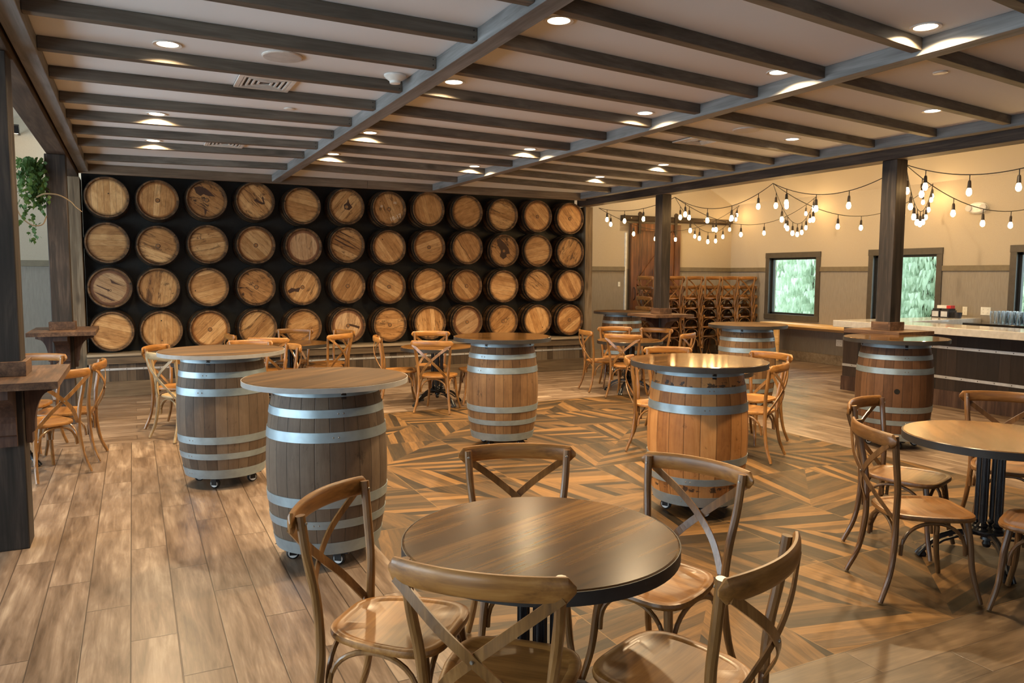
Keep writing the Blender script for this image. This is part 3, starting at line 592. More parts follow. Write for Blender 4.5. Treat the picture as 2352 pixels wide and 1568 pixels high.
BLOB = {(0, 2): (1732, 402, .00092, .00092, [[(1560, 230), (1640, 205), (1720, 235), (1790, 290), (1855, 350), (1760, 345), (1690, 320), (1650, 350), (1590, 310)], [(1680, 510), (1712, 530), (1780, 585), (1730, 560), (1720, 600), (1700, 645), (1697, 560)], [(1700, 395), (1735, 380), (1765, 400), (1740, 430), (1710, 425)]]),
 (1, 9): (1225, 1040, .0013, .0011, [[(1120, 880), (1165, 860), (1230, 920), (1290, 1000), (1310, 1080), (1260, 1090), (1265, 1130), (1215, 1165), (1170, 1120), (1185, 1040), (1140, 960)]]),
 (0, 5): (1392, 495, .001, .001, [[(1350, 470), (1400, 430), (1415, 370), (1435, 440), (1480, 500), (1430, 545), (1360, 530)]]),
 (3, 5): (1412, 872, .001, .001, [[(1430, 845), (1500, 862), (1590, 890), (1580, 925), (1500, 895), (1430, 875)]]),
 (0, 3): (185, 425, .001, .001, [[(165, 410), (200, 385), (225, 410), (290, 440), (275, 370), (290, 350), (315, 460), (270, 465), (215, 440)]]),
 (2, 4): (797, 345, .001, .001, [[(585, 400), (640, 360), (700, 370), (770, 350), (740, 420), (680, 410), (610, 440)]]),
 (1, 5): (1400, 1015, .001, .001, [[(1240, 870), (1420, 960), (1590, 1070), (1590, 1080), (1420, 975), (1235, 885)], [(1220, 920), (1400, 1010), (1570, 1085), (1390, 1030), (1215, 935)], [(1300, 810), (1430, 880), (1580, 950), (1430, 895), (1290, 825)]]),
 (2, 0): (428, 358, .00085, .0009, [[(190, 400), (330, 460), (500, 550), (440, 545), (300, 475)], [(430, 230), (520, 290), (640, 345), (560, 320), (450, 290)], [(240, 310), (420, 390), (410, 405), (250, 330)]])}
bars_ = [o for o in COL.objects if o.name.startswith('wall_barrel') and o.get('category') == 'barrel']
for i, o in enumerate(bars_):
    k_ = (i//12, i % 12)
    if k_ in BLOB:
        cx, cy_, ax_, ay_, polys = BLOB[k_]; g = MB()
        for pl in polys: g.prism([((a-cx)*ax_, (cy_-b)*ay_) for a, b in pl], 0.2842, 0.28455)
        g.build('dark_stain', 'stain_brown', o)['kind'] = 'stuff'

# ------------------------------------------------------------------ barrel tables
BZ0, BH = 0.092, 0.900
def rt(z): u_ = 2*(z-BZ0)/BH-1; return 0.337-0.050*abs(u_)**2.1
HF = [(0.0, 0.075), (0.165, 0.215), (0.295, 0.355), (0.69, 0.75), (0.835, 0.882), (0.955, 0.995)]
def caster(par, x, y, a):
    t = MB().box(-0.03, 0.03, -0.022, 0.022, 0.082, 0.088).box(-0.024, -0.016, -0.02, 0.02, 0.028, 0.082).box(0.016, 0.024, -0.02, 0.02, 0.028, 0.082).box(-0.02, 0.02, 0.02, 0.06, 0.070, 0.076).build('caster', 'black_metal', par, (x, y, 0), (0, 0, a))
    w = MB().lathe([(0.012, -0.0165), (0.028, -0.0165), (0.036, -0.011), (0.038, 0), (0.036, 0.011), (0.028, 0.0165), (0.012, 0.0165)], 20).xf(Matrix.Rotation(R(90), 4, 'Y')).build('wheel', 'rubber_black', t, (0, 0, 0.0385), smooth=True)
    MB().lathe([(0.008, -0.0262), (0.026, -0.0262), (0.026, 0.0262), (0.008, 0.0262)], 20).xf(Matrix.Rotation(R(90), 4, 'Y') @ Matrix.Scale(0.72, 4, Vector((0, 0, 1)))).build('hub_disc', 'caster_white', t, (0, 0, 0.0385))
    MB().lathe([(0.009, -0.0262), (0.009, 0.0262)], 12).xf(Matrix.Rotation(R(90), 4, 'Y') @ Matrix.Scale(0.80, 4, Vector((0, 0, 1)))).build('axle', 'bolt_steel', t, (0, 0, 0.0385))
def barrel_table(x, y, stv, top, band, label, rz=0.0, bands=True, topr=0.457, gold=False, hole=None):
    t = thing('barrel_table', label, 'barrel table', (x, y, 0), rz, 'barrel tables on casters')
    zz = [BZ0+BH*i/16 for i in range(17)]
    b = MB().lathe([(rt(z), z) for z in zz], 48).build('barrel_body', stv, t, smooth=True)
    for a, c in HF:
        z0, z1 = BZ0+a*BH, BZ0+c*BH
        h = MB().lathe([(rt(z0)+0.001, z0), (rt(z0)+0.004, z0), (rt(z1)+0.004, z1), (rt(z1)+0.001, z1)], 48, closed=True).build('hoop', 'steel_hoop', t, smooth=True)
        g = MB(); an = R(200+a*37) if not hole else R(235)
        for k2 in (-1, 1):
            r_ = rt((z0+z1)/2)+0.0045; q = an+k2*0.045
            g.lathe([(0.005, 0), (0.003, 0.002)], 8); n8 = 16
            mt = Matrix.Translation((r_*math.cos(q), r_*math.sin(q), (z0+z1)/2)) @ Matrix.Rotation(q, 4, 'Z') @ Matrix.Rotation(R(90), 4, 'Y')
            g.v[-n8:] = [tuple(mt @ Vector(p)) for p in g.v[-n8:]]
        g.build('rivets', 'bolt_steel', h)
    if hole:
        q = R(hole); r_ = rt(0.53)+0.001
        g = MB().lathe([(0.024, -0.004), (0.024, 0.002)], 20); g.xf(Matrix.Translation((r_*math.cos(q), r_*math.sin(q), 0.56)) @ Matrix.Rotation(q, 4, 'Z') @ Matrix.Rotation(R(90), 4, 'Y')); g.build('bung_hole', 'hole_dark', t)
    z1 = BZ0+BH+0.002; th = 0.040 if bands else 0.032
    tp = MB().lathe([(topr-0.006, z1), (topr-0.002, z1+0.003), (topr-0.002, z1+th-0.004), (topr-0.008, z1+th)], 64).build('tabletop', top, t, smooth=True)
    MB().lathe([(topr-0.0015, z1+0.001), (topr+0.0015, z1+0.001), (topr+0.0015, z1+th-0.003), (topr-0.0015, z1+th-0.003)], 64, closed=True).build('edge_band', band, tp, smooth=True)
    for k2 in range(4):
        q = R(45+90*k2+10); MB().box(-0.014, 0.014, -0.004, 0.004, -0.06, 0.0).build('bracket', 'black_metal', t, (0.294*math.cos(q), 0.294*math.sin(q), z1-0.001), (0, 0, q+R(90)))
    for k2 in range(4):
        q = R(45+90*k2+8); caster(t, 0.205*math.cos(q), 0.205*math.sin(q), math.atan2(-y, -x)-rz+0.5*math.sin(k2*2.1+x))
    MB().box(-0.21, 0.21, -0.21, 0.21, 0.0885, 0.0915).build('base_plate', 'black_metal', t)
    return t
barrel_table(0.597, 6.22, 'stave_greybrown', 'rustic_top', 'band_wood_grey', 'grey-brown barrel table left of and behind the other, near the weathered chair', R(10), False)
barrel_table(0.965, 4.33, 'stave_greybrown', 'rustic_top', 'band_wood_grey', 'grey-brown barrel table nearest the camera, left of the front cafe table', R(40), False)
barrel_table(3.10, 6.48, 'stave_brown', 'mirror_top', 'band_steel', 'brown barrel table standing alone in the middle of the patterned floor', R(-20))
barrel_table(3.44, 4.09, 'stave_golden', 'mirror_top', 'band_steel', 'golden oak barrel table with black smudges, behind the front cafe table', R(15))
barrel_table(6.47, 4.88, 'stave_red', 'mirror_top', 'band_steel', 'reddish-brown barrel table with a round bung hole beside the bar', R(0), hole=222)
barrel_table(6.60, 6.98, 'stave_brown', 'rustic_top', 'band_steel', 'barrel table in front of the pine wall shelf and stacked chairs', R(70))
barrel_table(7.12, 10.38, 'stave_brown', 'rustic_top', 'band_steel', 'farthest barrel table, between the barrel wall and the barn door', R(30))

# ------------------------------------------------------------------ cafe tables
def cafe_table(x, y, label, rz=0.0, rr=0.45, H=0.722):
    t = thing('cafe_table', label, 'table', (x, y, 0), rz, 'round cafe tables with cast iron bases')
    tp = MB().lathe([(rr-0.008, H-0.045), (rr-0.002, H-0.042), (rr-0.002, H-0.004), (rr-0.008, H)], 72).build('tabletop', 'gloss_top', t, smooth=True)
    MB().lathe([(rr-0.0015, H-0.044), (rr+0.0015, H-0.044), (rr+0.0015, H-0.003), (rr-0.0015, H-0.003)], 72, closed=True).build('edge_band', 'band_steel', tp, smooth=True)
    MB().box(-0.15, 0.15, -0.15, 0.15, H-0.056, H-0.046).build('mounting_plate', 'cast_iron', t)
    for k2 in range(4):
        q = R(45+90*k2); cx, cy_ = 0.055*math.cos(q), 0.055*math.sin(q)
        g = MB(); pr = []
        for z, r_ in ((0.17, 0.024), (0.19, 0.030), (0.20, 0.022), (0.215, 0.030), (0.23, 0.019), (0.64, 0.017), (0.65, 0.024), (0.665, 0.019)): pr.append((r_, z))
        g.lathe(pr, 14)
        for j in range(7):
            a = 2*math.pi*j/7; g.tube([(0.0185*math.cos(a), 0.0185*math.sin(a), 0.24), (0.0175*math.cos(a), 0.0175*math.sin(a), 0.63)], 0.0042, 5)
        g.build('column', 'cast_iron', t, (cx, cy_, 0), smooth=True)
    MB().lathe([(0.004, 0.075), (0.018, 0.082), (0.024, 0.10), (0.017, 0.118), (0.034, 0.125), (0.030, 0.14), (0.045, 0.15), (0.05, 0.168), (0.088, 0.175), (0.088, 0.185), (0.02, 0.19)], 24).build('hub', 'cast_iron', t, smooth=True)
    for k2 in range(4):
        f = MB(); pth = [(0.03, 0, 0.155), (0.10, 0, 0.165), (0.17, 0, 0.155), (0.24, 0, 0.125), (0.29, 0, 0.085), (0.325, 0, 0.04)]
        f.sweep(pth, [(-0.013, -0.012), (0.013, -0.012), (0.013, 0.008), (0.005, 0.014), (-0.005, 0.014), (-0.013, 0.008)])
        f.sweep([(0.08, 0, 0.13), (0.15, 0, 0.128), (0.22, 0, 0.10), (0.28, 0, 0.055)], [(-0.006, -0.006), (0.006, -0.006), (0.006, 0.006), (-0.006, 0.006)])
        ft = f.build('foot', 'cast_iron', t, (0, 0, 0), (0, 0, R(90*k2)), smooth=False)
        g = MB()
        for dy in (-0.018, 0, 0.018): g.sweep([(0.305, dy*0.6, 0.062), (0.325, dy, 0.045), (0.345, dy*1.15, 0.022), (0.355, dy*1.25, 0.006)], [(0.010*math.cos(a*math.pi/3), 0.010*math.sin(a*math.pi/3)) for a in range(6)])
        g.lathe([(0.024, 0.0), (0.026, 0.01), (0.016, 0.03)], 12); g.v[-36:] = [(p[0]+0.33, p[1], p[2]) for p in g.v[-36:]]
        g.build('claw', 'cast_iron', ft)
    return t
cafe_table(1.19, 2.19, 'nearest round cafe table, glossy dark top catching lamp reflections', R(20), 0.458, 0.737)
cafe_table(4.29, 2.60, 'round cafe table cut by the right edge of the frame', R(50), 0.455)
cafe_table(3.36, 8.90, 'round cafe table behind the middle barrel table, beside the barrel wall', R(15))
cafe_table(6.12, 8.72, 'round cafe table near the end of the barrel wall and the post shelf', R(35))
cafe_table(4.86, 5.70, 'round cafe table hidden behind the golden barrel table', R(5))
cafe_table(1.83, 10.08, 'round cafe table closest to the barrel wall, left of centre', R(60))
cafe_table(0.76, 8.38, 'round cafe table hidden behind the rear-left barrel table', R(25))
cafe_table(-1.05, 7.55, 'round cafe table at the far left beyond the nearest post', R(-32))

# ------------------------------------------------------------------ cross-back chairs
def bez(p, n=10):
    """Catmull-Rom through points"""
    P = [Vector(q) for q in p]; P = [P[0]*2-P[1]]+P+[P[-1]*2-P[-2]]; out = []
    for i in range(1, len(P)-2):
        for j in range(n):
            s = j/n; a, b, c, d = P[i-1:i+3]
            out.append(0.5*((2*b)+(c-a)*s+(2*a-5*b+4*c-d)*s*s+(3*b-a-3*c+d)*s**3))
    out.append(P[-2]); return out
def seat_outline(k, n=40):
    out = []
    for i in range(n):
        a = 2*math.pi*i/n; c_, s_ = math.cos(a), math.sin(a)
        e = 0.5; x = math.copysign(abs(c_)**e, c_); y = math.copysign(abs(s_)**e, s_)
        w = 0.200+0.034*y-0.008*y*y if y < 0 else 0.200+0.018*y-0.012*y*y
        out.append((x*w*k, 0.012+y*0.215*k))
    return out
def make_chair(tone, label):
    mw, mx_ = tone, tone+'_x'
    t = thing('cross_back_chair', label, 'chair')
    # seat: thick slab with a raised rim and a shallow dished middle
    lv = [(0.93, 0.405), (0.99, 0.410), (1.0, 0.420), (0.985, 0.431), (0.94, 0.434), (0.86, 0.432), (0.82, 0.427), (0.4, 0.4255)]
    P = []; F = []; n = 40
    for k_, z in lv: P += [(x, y, z) for x, y in seat_outline(k_, n)]
    for i in range(len(lv)-1):
        for j in range(n): F.append((i*n+j, i*n+(j+1) % n, (i+1)*n+(j+1) % n, (i+1)*n+j))
    F.append(tuple(range(n-1, -1, -1))); F.append(tuple((len(lv)-1)*n+j for j in range(n)))
    MB().add(P, F).build('seat', mx_, t, smooth=True)
    for s in (-1, 1):
        MB().tube(bez([(s*0.150, 0.165, 0.405), (s*0.163, 0.180, 0.30), (s*0.178, 0.192, 0.15), (s*0.205, 0.222, 0.008)], 6), 0.0155, 10, scales=[1.12-0.3*i/18 for i in range(19)]).build('leg', mw, t, smooth=True)
    for s in (-1, 1):
        pth = bez([(s*0.215, -0.262, 0.008), (s*0.193, -0.213, 0.14), (s*0.178, -0.190, 0.30), (s*0.176, -0.188, 0.42), (s*0.190, -0.192, 0.56), (s*0.208, -0.212, 0.70), (s*0.217, -0.228, 0.838)], 6)
        lg = MB().tube(pth, 0.0158, 10, scales=[0.82+0.2*min(1, i/12) for i in range(len(pth))]).build('leg', mw, t, smooth=True)
        b_ = MB().lathe([(0.006, 0), (0.004, 0.003)], 8); b_.xf(Matrix.Translation((s*0.214, -0.209, 0.812)) @ Matrix.Rotation(R(-90), 4, 'X')); b_.build('bolt', 'bolt_steel', lg)
    # top rail, bowed backwards, rounded ends, behind the uprights
    pth = []; scl = []
    for i in range(25):
        u_ = -1+i/12; x = 0.258*u_; pth.append((x, -0.300+0.062*u_*u_, 0.815+0.006*(1-u_*u_))); scl.append(1.0 if abs(u_) < 0.9 else math.sqrt(max(0.06, 1-((abs(u_)-0.9)/0.1)**2*0.94)))
    sec = [(0.013*math.copysign(abs(math.cos(a))**0.8, math.cos(a)), 0.035*math.copysign(abs(math.sin(a))**0.8, math.sin(a))) for a in [2*math.pi*j/14 for j in range(14)]]
    MB().sweep(pth, sec, (0, 0, 1), True, scl).build('top_rail', mx_, t, smooth=True)
    # two flat bent strips crossing behind the back
    for s in (-1, 1):
        d = 0.004*s
        pth = bez([(s*0.228, -0.262, 0.800), (s*0.10, -0.292+d, 0.70), (0, -0.288+d, 0.615), (-s*0.085, -0.258+d, 0.53), (-s*0.150, -0.205, 0.432), (-s*0.155, -0.196, 0.415)], 6)
        MB().sweep(pth, [(-0.015, -0.003), (0.015, -0.003), (0.015, 0.003), (-0.015, 0.003)], (0, 1, 0)).build('cross_strip', mw, t)
    bt = MB().lathe([(0.006, 0), (0.004, 0.004)], 8); bt.xf(Matrix.Translation((0, -0.297, 0.615)) @ Matrix.Rotation(R(90), 4, 'X')); bt.build('cross_bolt', 'bolt_steel', t)
    # arched braces under the seat
    def arch(a, b, nm='arch_brace'):
        a, b = Vector(a), Vector(b); pth = []
        for i in range(17):
            q = math.pi*i/16; k_ = (1-math.cos(q))/2; p = a.lerp(b, 0.04+0.92*k_); p.z = 0.235+0.162*math.sin(q)**0.75; pth.append(p)
        MB().tube(pth, 0.0092, 8).build(nm, mw, t, smooth=True)
    arch((-0.160, 0.178, 0), (0.160, 0.178, 0)); arch((-0.168, -0.176, 0), (0.168, -0.176, 0))
    for s in (-1, 1): arch((s*0.166, 0.170, 0), (s*0.176, -0.172, 0))
    return t
G1 = 'cross-back chairs around the tables'
CH = [ # x, y, yaw, tone, label
 (0.766, 2.431, 227, 'h', 'cross-back chair at the nearest table, left of it, back towards the near barrel'),
 (0.945, 1.945, 317, 'h', 'cross-back chair nearest the camera, its curved back across the bottom centre'),
 (1.423, 1.745, 23, 'h', 'cross-back chair at the right front of the nearest table, back seen edge-on'),
 (1.80, 2.34, 109, 'h', 'cross-back chair between the nearest table and the golden barrel'),
 (1.40, 2.735, 158, 'h', 'cross-back chair on the far side of the nearest table, seat hidden by the top'),
 (4.10, 2.99, 198, 'b', 'cross-back chair at the right-edge table, farther of the two on its left'),
 (3.57, 2.52, 241, 'b', 'brown cross-back chair shown whole, left of the right-edge table'),
 (4.88, 2.86, 128, 'b', 'cross-back chair behind the right-edge table, near the bar'),
 (3.91, 2.04, 20, 'b', 'cross-back chair mostly outside the lower right edge of the frame'),
 (4.34, 5.73, 230, 'h', 'cross-back chair poking out left of the golden barrel table'),
 (4.95, 6.30, 153, 'h', 'cross-back chair behind the golden barrel, only its rail arc above the top'),
 (5.40, 5.60, 98, 'h', 'cross-back chair right of the golden barrel, rear of the two there'),
 (4.891, 5.113, 29, 'h', 'cross-back chair right of the golden barrel, front of the two there'),
 (3.207, 8.463, 322, 'h', 'cross-back chair with full X back before the cafe table beside the middle barrel'),
 (2.93, 9.12, 258, 'h', 'cross-back chair left of the cafe table beside the middle barrel, seen sideways'),
 (3.47, 9.42, 160, 'h', 'cross-back chair against the barrel wall behind the middle cafe table'),
 (3.86, 8.80, 78, 'h', 'cross-back chair whose seat shows just left of the middle barrel'),
 (5.852, 8.372, 308, 'h', 'cross-back chair with full X back at the table near the barn door'),
 (5.86, 9.02, 258, 'h', 'cross-back chair at the right end of the barrel wall, seen sideways'),
 (6.25, 9.24, 152, 'h', 'cross-back chair behind the table near the barn door, before the farthest barrel'),
 (6.56, 8.86, 122, 'h', 'cross-back chair under the shelf of the post by the barn door'),
 (6.46, 8.26, 30, 'h', 'small-looking cross-back chair right of the table near the barn door'),
 (1.54, 9.66, 331, 'h', 'cross-back chair at the table closest to the barrels, back to the camera'),
 (1.90, 10.60, 158, 'h', 'cross-back chair at the table closest to the barrels, facing the camera'),
 (2.20, 9.90, 38, 'h', 'cross-back chair with a visible X right of the table closest to the barrels'),
 (2.33, 10.27, 109, 'h', 'cross-back chair farthest right at the table closest to the barrels'),
 (1.33, 10.30, 275, 'h', 'cross-back chair left of the table closest to the barrels'),
 (0.43, 8.12, 298, 'p', 'pale weathered cross-back chair left of the rear grey barrel'),
 (0.40, 8.72, 238, 'o', 'orange-brown cross-back chair behind the pale weathered one'),
 (1.08, 8.88, 158, 'h', 'cross-back chair behind the rear grey barrel table, only its rail showing'),
 (1.28, 8.36, 95, 'h', 'cross-back chair peeking out right of the rear grey barrel top'),
 (-0.68, 7.04, 36, 'h', 'cross-back chair with full X behind the nearest left post shelf'),
 (-0.54, 7.54, 84, 'h', 'cross-back chair seen sideways, rightmost of those by the left post'),
 (-0.90, 8.10, 160, 'h', 'cross-back chair farthest left, only its rail above the post shelf'),
]
tones = {'h': 'chair_honey', 'b': 'chair_brown', 'p': 'chair_pale', 'o': 'chair_honey'}
proto = {}
for x, y, a, tn, lb in CH:
    if tn not in proto:
        o = make_chair(tones[tn], lb); o['group'] = G1; o.location = (x, y, 0); o.rotation_euler = (0, 0, R(a)); proto[tn] = o
    else: dup(proto[tn], (x, y, 0), R(a), lb, G1)
# stacked chairs in the far corner
stk = [(9.30, 12.0, 90, 5, 'leftmost front'), (9.76, 12.0, 91, 5, 'second front'), (10.22, 12.0, 89, 5, 'third front'), (10.67, 12.0, 90, 5, 'fourth front'), (11.10, 11.98, 92, 5, 'rightmost front'), (8.74, 11.70, 268, 5, 'post-side'), (10.3, 12.40, 90, 4, 'rear')]
for sx, sy, a, n, nm in stk:
    for i in range(n):
        d = Vector((-math.sin(R(a)), math.cos(R(a)), 0))*0.012*i
        dup(proto['b' if (i+int(sx*10)) % 3 == 0 else 'h'], (sx+d.x, sy+d.y, 0.187*i), R(a), 'stacked cross-back chair, %s from the floor in the %s stack of the corner' % (ORD[i], nm), 'stacked cross-back chairs in the corner')

# ------------------------------------------------------------------ barn door
d = struct(MB().box(-0.6, 0.6, -0.018, 0.018, -1.28, 1.28).build('door_1', 'barn_door', None, (9.38, 12.55, 1.35), bevel=0.003))
for nm, bx in (('stile', (-0.6, -0.46, 1.28)), ('stile', (0.46, 0.6, 1.28))): MB().box(bx[0], bx[1], -0.042, -0.0185, -1.28, 1.28).build(nm, 'barn_door', d, bevel=0.003)
for z in (-1.28, -0.09, 1.14): MB().box(-0.459, 0.459, -0.042, -0.0185, z, z+0.14).build('rail', 'barn_door', d, bevel=0.003)
MB().bar((-0.44, -0.03, 0.08), (0.44, -0.03, 1.11), 0.023, 0.13, (0, 0, 1)).build('diagonal_brace', 'barn_door', d)
MB().bar((-0.44, -0.03, -0.12), (0.44, -0.03, -1.11), 0.023, 0.13, (0, 0, 1)).build('diagonal_brace', 'barn_door', d)
MB().tube(bez([(-0.53, -0.044, -0.22), (-0.53, -0.085, -0.17), (-0.53, -0.085, -0.02), (-0.53, -0.044, 0.03)], 5), 0.009, 8).build('handle', 'black_metal', d)
g = MB()
for i in range(7): x = -0.459+0.131*i; g.box(x-0.002, x+0.002, -0.0195, -0.0181, -1.14, 1.14)
g.build('plank_gaps', 'dark_slot', d)
t = thing('sliding_door_track', 'dark iron rail and rollers above the barn door', 'door track', (9.95, 12.5, 2.73))
MB().box(-1.35, 1.37, -0.01, 0.0, -0.03, 0.03).build('rail_bar', 'track_iron', t)
MB().box(-1.36, 1.38, 0.06, 0.125, -0.055, 0.055).build('backing_board', 'track_iron', t)
for x in (-1.0, -0.12):
    h = MB().box(x-0.03, x+0.03, -0.03, -0.012, -0.30, 0.09).build('hanger_strap', 'track_iron', t)
    w = MB().lathe([(0.045, -0.012), (0.05, 0.0), (0.045, 0.012)], 20); w.xf(Matrix.Translation((x, -0.022, 0.078)) @ Matrix.Rotation(R(90), 4, 'X')); w.build('roller', 'track_iron', h)
g = MB()
for i in range(5): x = -1.2+0.6*i; g.box(x-0.012, x+0.012, -0.018, 0.06, -0.012, 0.012)
g.build('spacers', 'bolt_steel', t)

# ------------------------------------------------------------------ bar
t = thing('bar_counter', 'dark boarded bar front with two riveted metal straps', 'bar', (9.05, 3.0, 0))
MB().box(0.0, 0.38, -5.0, 4.66, 0.001, 0.905).build('board_body', 'bar_boards', t)
MB().box(0.38, 2.30, 4.10, 4.66, 0.001, 0.905).build('side_body', 'bar_boards', t)
MB().box(-0.022, -0.001, -5.0, 4.662, 0.001, 0.20).build('base_board', 'corbel_wood', t)
for z0, z1 in ((0.715, 0.75), (0.342, 0.377)):
    s = MB().box(-0.006, -0.001, -5.0, 4.665, z0, z1).build('metal_strap', 'strap_steel', t)
    g = MB()
    for i in range(46): y = 4.5-0.2*i; g.lathe([(0.007, 0), (0.004, 0.003)], 8); n8 = 16; g.v[-n8:] = [(-0.006-p[2], y+p[0], (z0+z1)/2+p[1]) for p in g.v[-n8:]]
    g.build('rivets', 'dark_slot', s)
g = MB().prism([(8.80, -2.0), (9.50, -2.0), (9.50, 7.0), (11.4, 7.18), (11.4, 7.64), (8.80, 7.64)], 0.907, 0.998)
tag(g.build('stone_countertop', 'white_quartz', bevel=0.006), 'glossy white stone bar top bending round the corner to the window wall', 'countertop')
t = thing('back_counter', 'low black-topped back counter under the right wall outlets', 'counter', (11.1, 4.2, 0))
MB().box(-0.30, 0.31, -4.0, 2.85, 0.001, 0.91).build('cabinet_body', 'bar_boards', t)
MB().box(-0.34, 0.31, -4.0, 2.85, 0.911, 0.95).build('black_top', 'black_quartz', t, bevel=0.004)
# drinking glasses
GL = lambda i, j: 'clear drinking glass on the back counter, %s in the %s row' % (ORD[i], ORD[j])
gm_ = None; n = 0
for i in range(9):
    for j in range(4):
        x, y = 10.93+0.095*j, 6.72-0.10*i
        if gm_ is None:
            o = MB().lathe([(0.001, 0.006), (0.028, 0.006), (0.029, 0.05), (0.038, 0.11), (0.035, 0.175), (0.037, 0.177), (0.041, 0.11), (0.032, 0.05), (0.033, 0.0), (0.001, 0.0)], 20, cap=False).build('drinking_glass', 'drink_glass', None, (x, y, 0.951), smooth=True); gm_ = o.data
            tag(o, GL(i, j), 'glass', 'drinking glasses on the back counter')
        else:
            o = MB().build('drinking_glass', None, None, (x, y, 0.951), mesh=gm_); tag(o, GL(i, j), 'glass', 'drinking glasses on the back counter')
# items on the bar arm
for y0, lb in ((7.56, 'black napkin caddy with silver front, left of the two on the bar end'), (7.42, 'black napkin caddy with silver front, right of the two on the bar end')):
    t = thing('napkin_caddy', lb, 'napkin holder', (10.98, y0, 0.999), 0, 'napkin caddies on the bar')
    MB().box(-0.10, 0.10, -0.065, 0.065, 0, 0.11).build('caddy_body', 'box_black', t, bevel=0.004)
    MB().box(-0.104, -0.101, -0.05, 0.05, 0.015, 0.095).build('silver_face', 'box_silver', t)
    MB().box(-0.08, 0.08, -0.055, 0.055, 0.1105, 0.135).build('napkins', 'rubber_black', t)
t = thing('carton', 'flat white carton with a red end lying on the napkin caddies', 'box', (10.98, 7.44, 1.136))
MB().box(-0.05, 0.05, -0.02, 0.13, 0, 0.045).build('white_part', 'white_plastic', t); MB().box(-0.05, 0.05, -0.085, -0.0205, 0, 0.045).build('red_part', 'box_red', t)
o = MB().lathe([(0.06, 0), (0.075, 0.03), (0.08, 0.075), (0.074, 0.075), (0.068, 0.03), (0.05, 0.01)], 24).build('black_canister', 'box_black', None, (10.98, 7.27, 0.999), (0, 0, 0), smooth=True); o.scale = (0.8, 0.7, 1.1); tag(o, 'round black tin beside the napkin caddies', 'canister')

# pine wall shelf under the first window
t = thing('wall_shelf', 'light pine wall shelf under the first window, with a plank leg', 'shelf', (11.17, 9.45, 0))
MB().box(-0.22, 0.245, -1.78, 1.80, 0.675, 0.725).build('shelf_board', 'pine_light', t, bevel=0.008)
MB().box(-0.19, -0.155, 1.34, 1.50, 0.001, 0.674).build('plank_leg', 'pine_light', t, bevel=0.003)
MB().box(0.19, 0.228, -1.78, 1.80, 0.60, 0.674).build('ledger', 'pine_light', t)

# ------------------------------------------------------------------ outlets, switch, emergency light
def plate(nm, lb, loc, w, h, ax, slots, cat='outlet'):
    t = thing(nm, lb, cat, loc)
    if ax == 'x': MB().box(-0.008, -0.001, -w/2, w/2, -h/2, h/2).build('plate', 'white_plastic', t, bevel=0.002)
    else: MB().box(-w/2, w/2, -0.008, -0.001, -h/2, h/2).build('plate', 'white_plastic', t, bevel=0.002)
    g = MB()
    for a, b in slots:
        if ax == 'x': g.box(-0.010, -0.0081, a-0.006, a+0.006, b-0.006, b+0.006)
        else: g.box(a-0.006, a+0.006, -0.010, -0.0081, b-0.012, b+0.012)
    g.build('sockets', 'grille_grey', t)
S4 = [(-0.035, 0.025), (0.035, 0.025), (-0.035, -0.025), (0.035, -0.025)]
plate('wall_outlet', 'white double outlet low on the window wall below the pine shelf', (WX, 9.75, 0.41), 0.14, 0.12, 'x', S4)
plate('wall_outlet', 'white double outlet above the back counter beside the glasses', (WX, 7.13, 1.10), 0.15, 0.12, 'x', S4)
plate('wall_outlet', 'tall white cover plate above the napkin caddies', (WX, 7.45, 1.09), 0.075, 0.13, 'x', [(0, 0.03), (0, -0.03)])
plate('light_switch', 'small white switch on the wall left of the barn door', (8.58, WY, 1.44), 0.05, 0.09, 'y', [(0, 0)], 'switch')
t = thing('emergency_light', 'oval white emergency light high on the window wall', 'emergency light', (WX-0.001, 7.33, 2.64))
b = MB().lathe([(0.155, 0), (0.155, 0.03), (0.12, 0.055), (0.02, 0.06)], 32).xf(Matrix.Rotation(R(-90), 4, 'Y')).build('housing', 'white_plastic', t, smooth=True); b.scale = (1, 1, 0.55)
for s in (-1, 1): MB().lathe([(0.045, 0.03), (0.05, 0.075), (0.04, 0.08)], 20).xf(Matrix.Rotation(R(-90), 4, 'Y')).build('lamp_head', 'grille_grey', t, (0, s*0.11, 0))

# ------------------------------------------------------------------ ceiling fittings
def lamp_light(parent, loc):
    l = bpy.data.lights.new('downlight_lamp', 'AREA'); l.shape = 'DISK'; l.size = 0.11; l.energy = 70; l.color = (1.0, 0.74, 0.43); l.spread = R(148)
    o = bpy.data.objects.new('lamp', l); COL.objects.link(o); o.location = loc; o.parent = parent
DL = [(0.234, 5.13, 'left bay, nearest the camera'), (0.233, 7.36, 'left bay, middle one'), (0.238, 8.82, 'left bay, nearest the barrel wall'),
      (2.10, 3.70, 'middle bay left line, nearest the camera'), (2.09, 5.18, 'middle bay left line, second from the camera'), (2.10, 7.36, 'middle bay left line, third from the camera'), (2.09, 8.83, 'middle bay left line, nearest the barrel wall'),
      (3.91, 5.41, 'middle bay right line, before the second beam'), (3.91, 7.50, 'middle bay right line, behind the lone barrel'), (3.90, 8.98, 'middle bay right line, nearest the barrel wall'),
      (3.94, 2.88, 'nearest the camera beside the right-hand beam'), (3.93, 3.935, 'middle bay right line, half hidden by a joist'),
      (5.95, 4.25, 'right bay, above the bar-side post'), (5.94, 5.74, 'right bay, second from the camera'), (5.90, 7.76, 'right bay, third from the camera'), (5.84, 9.10, 'right bay, nearest the barrel wall'),]
first = None
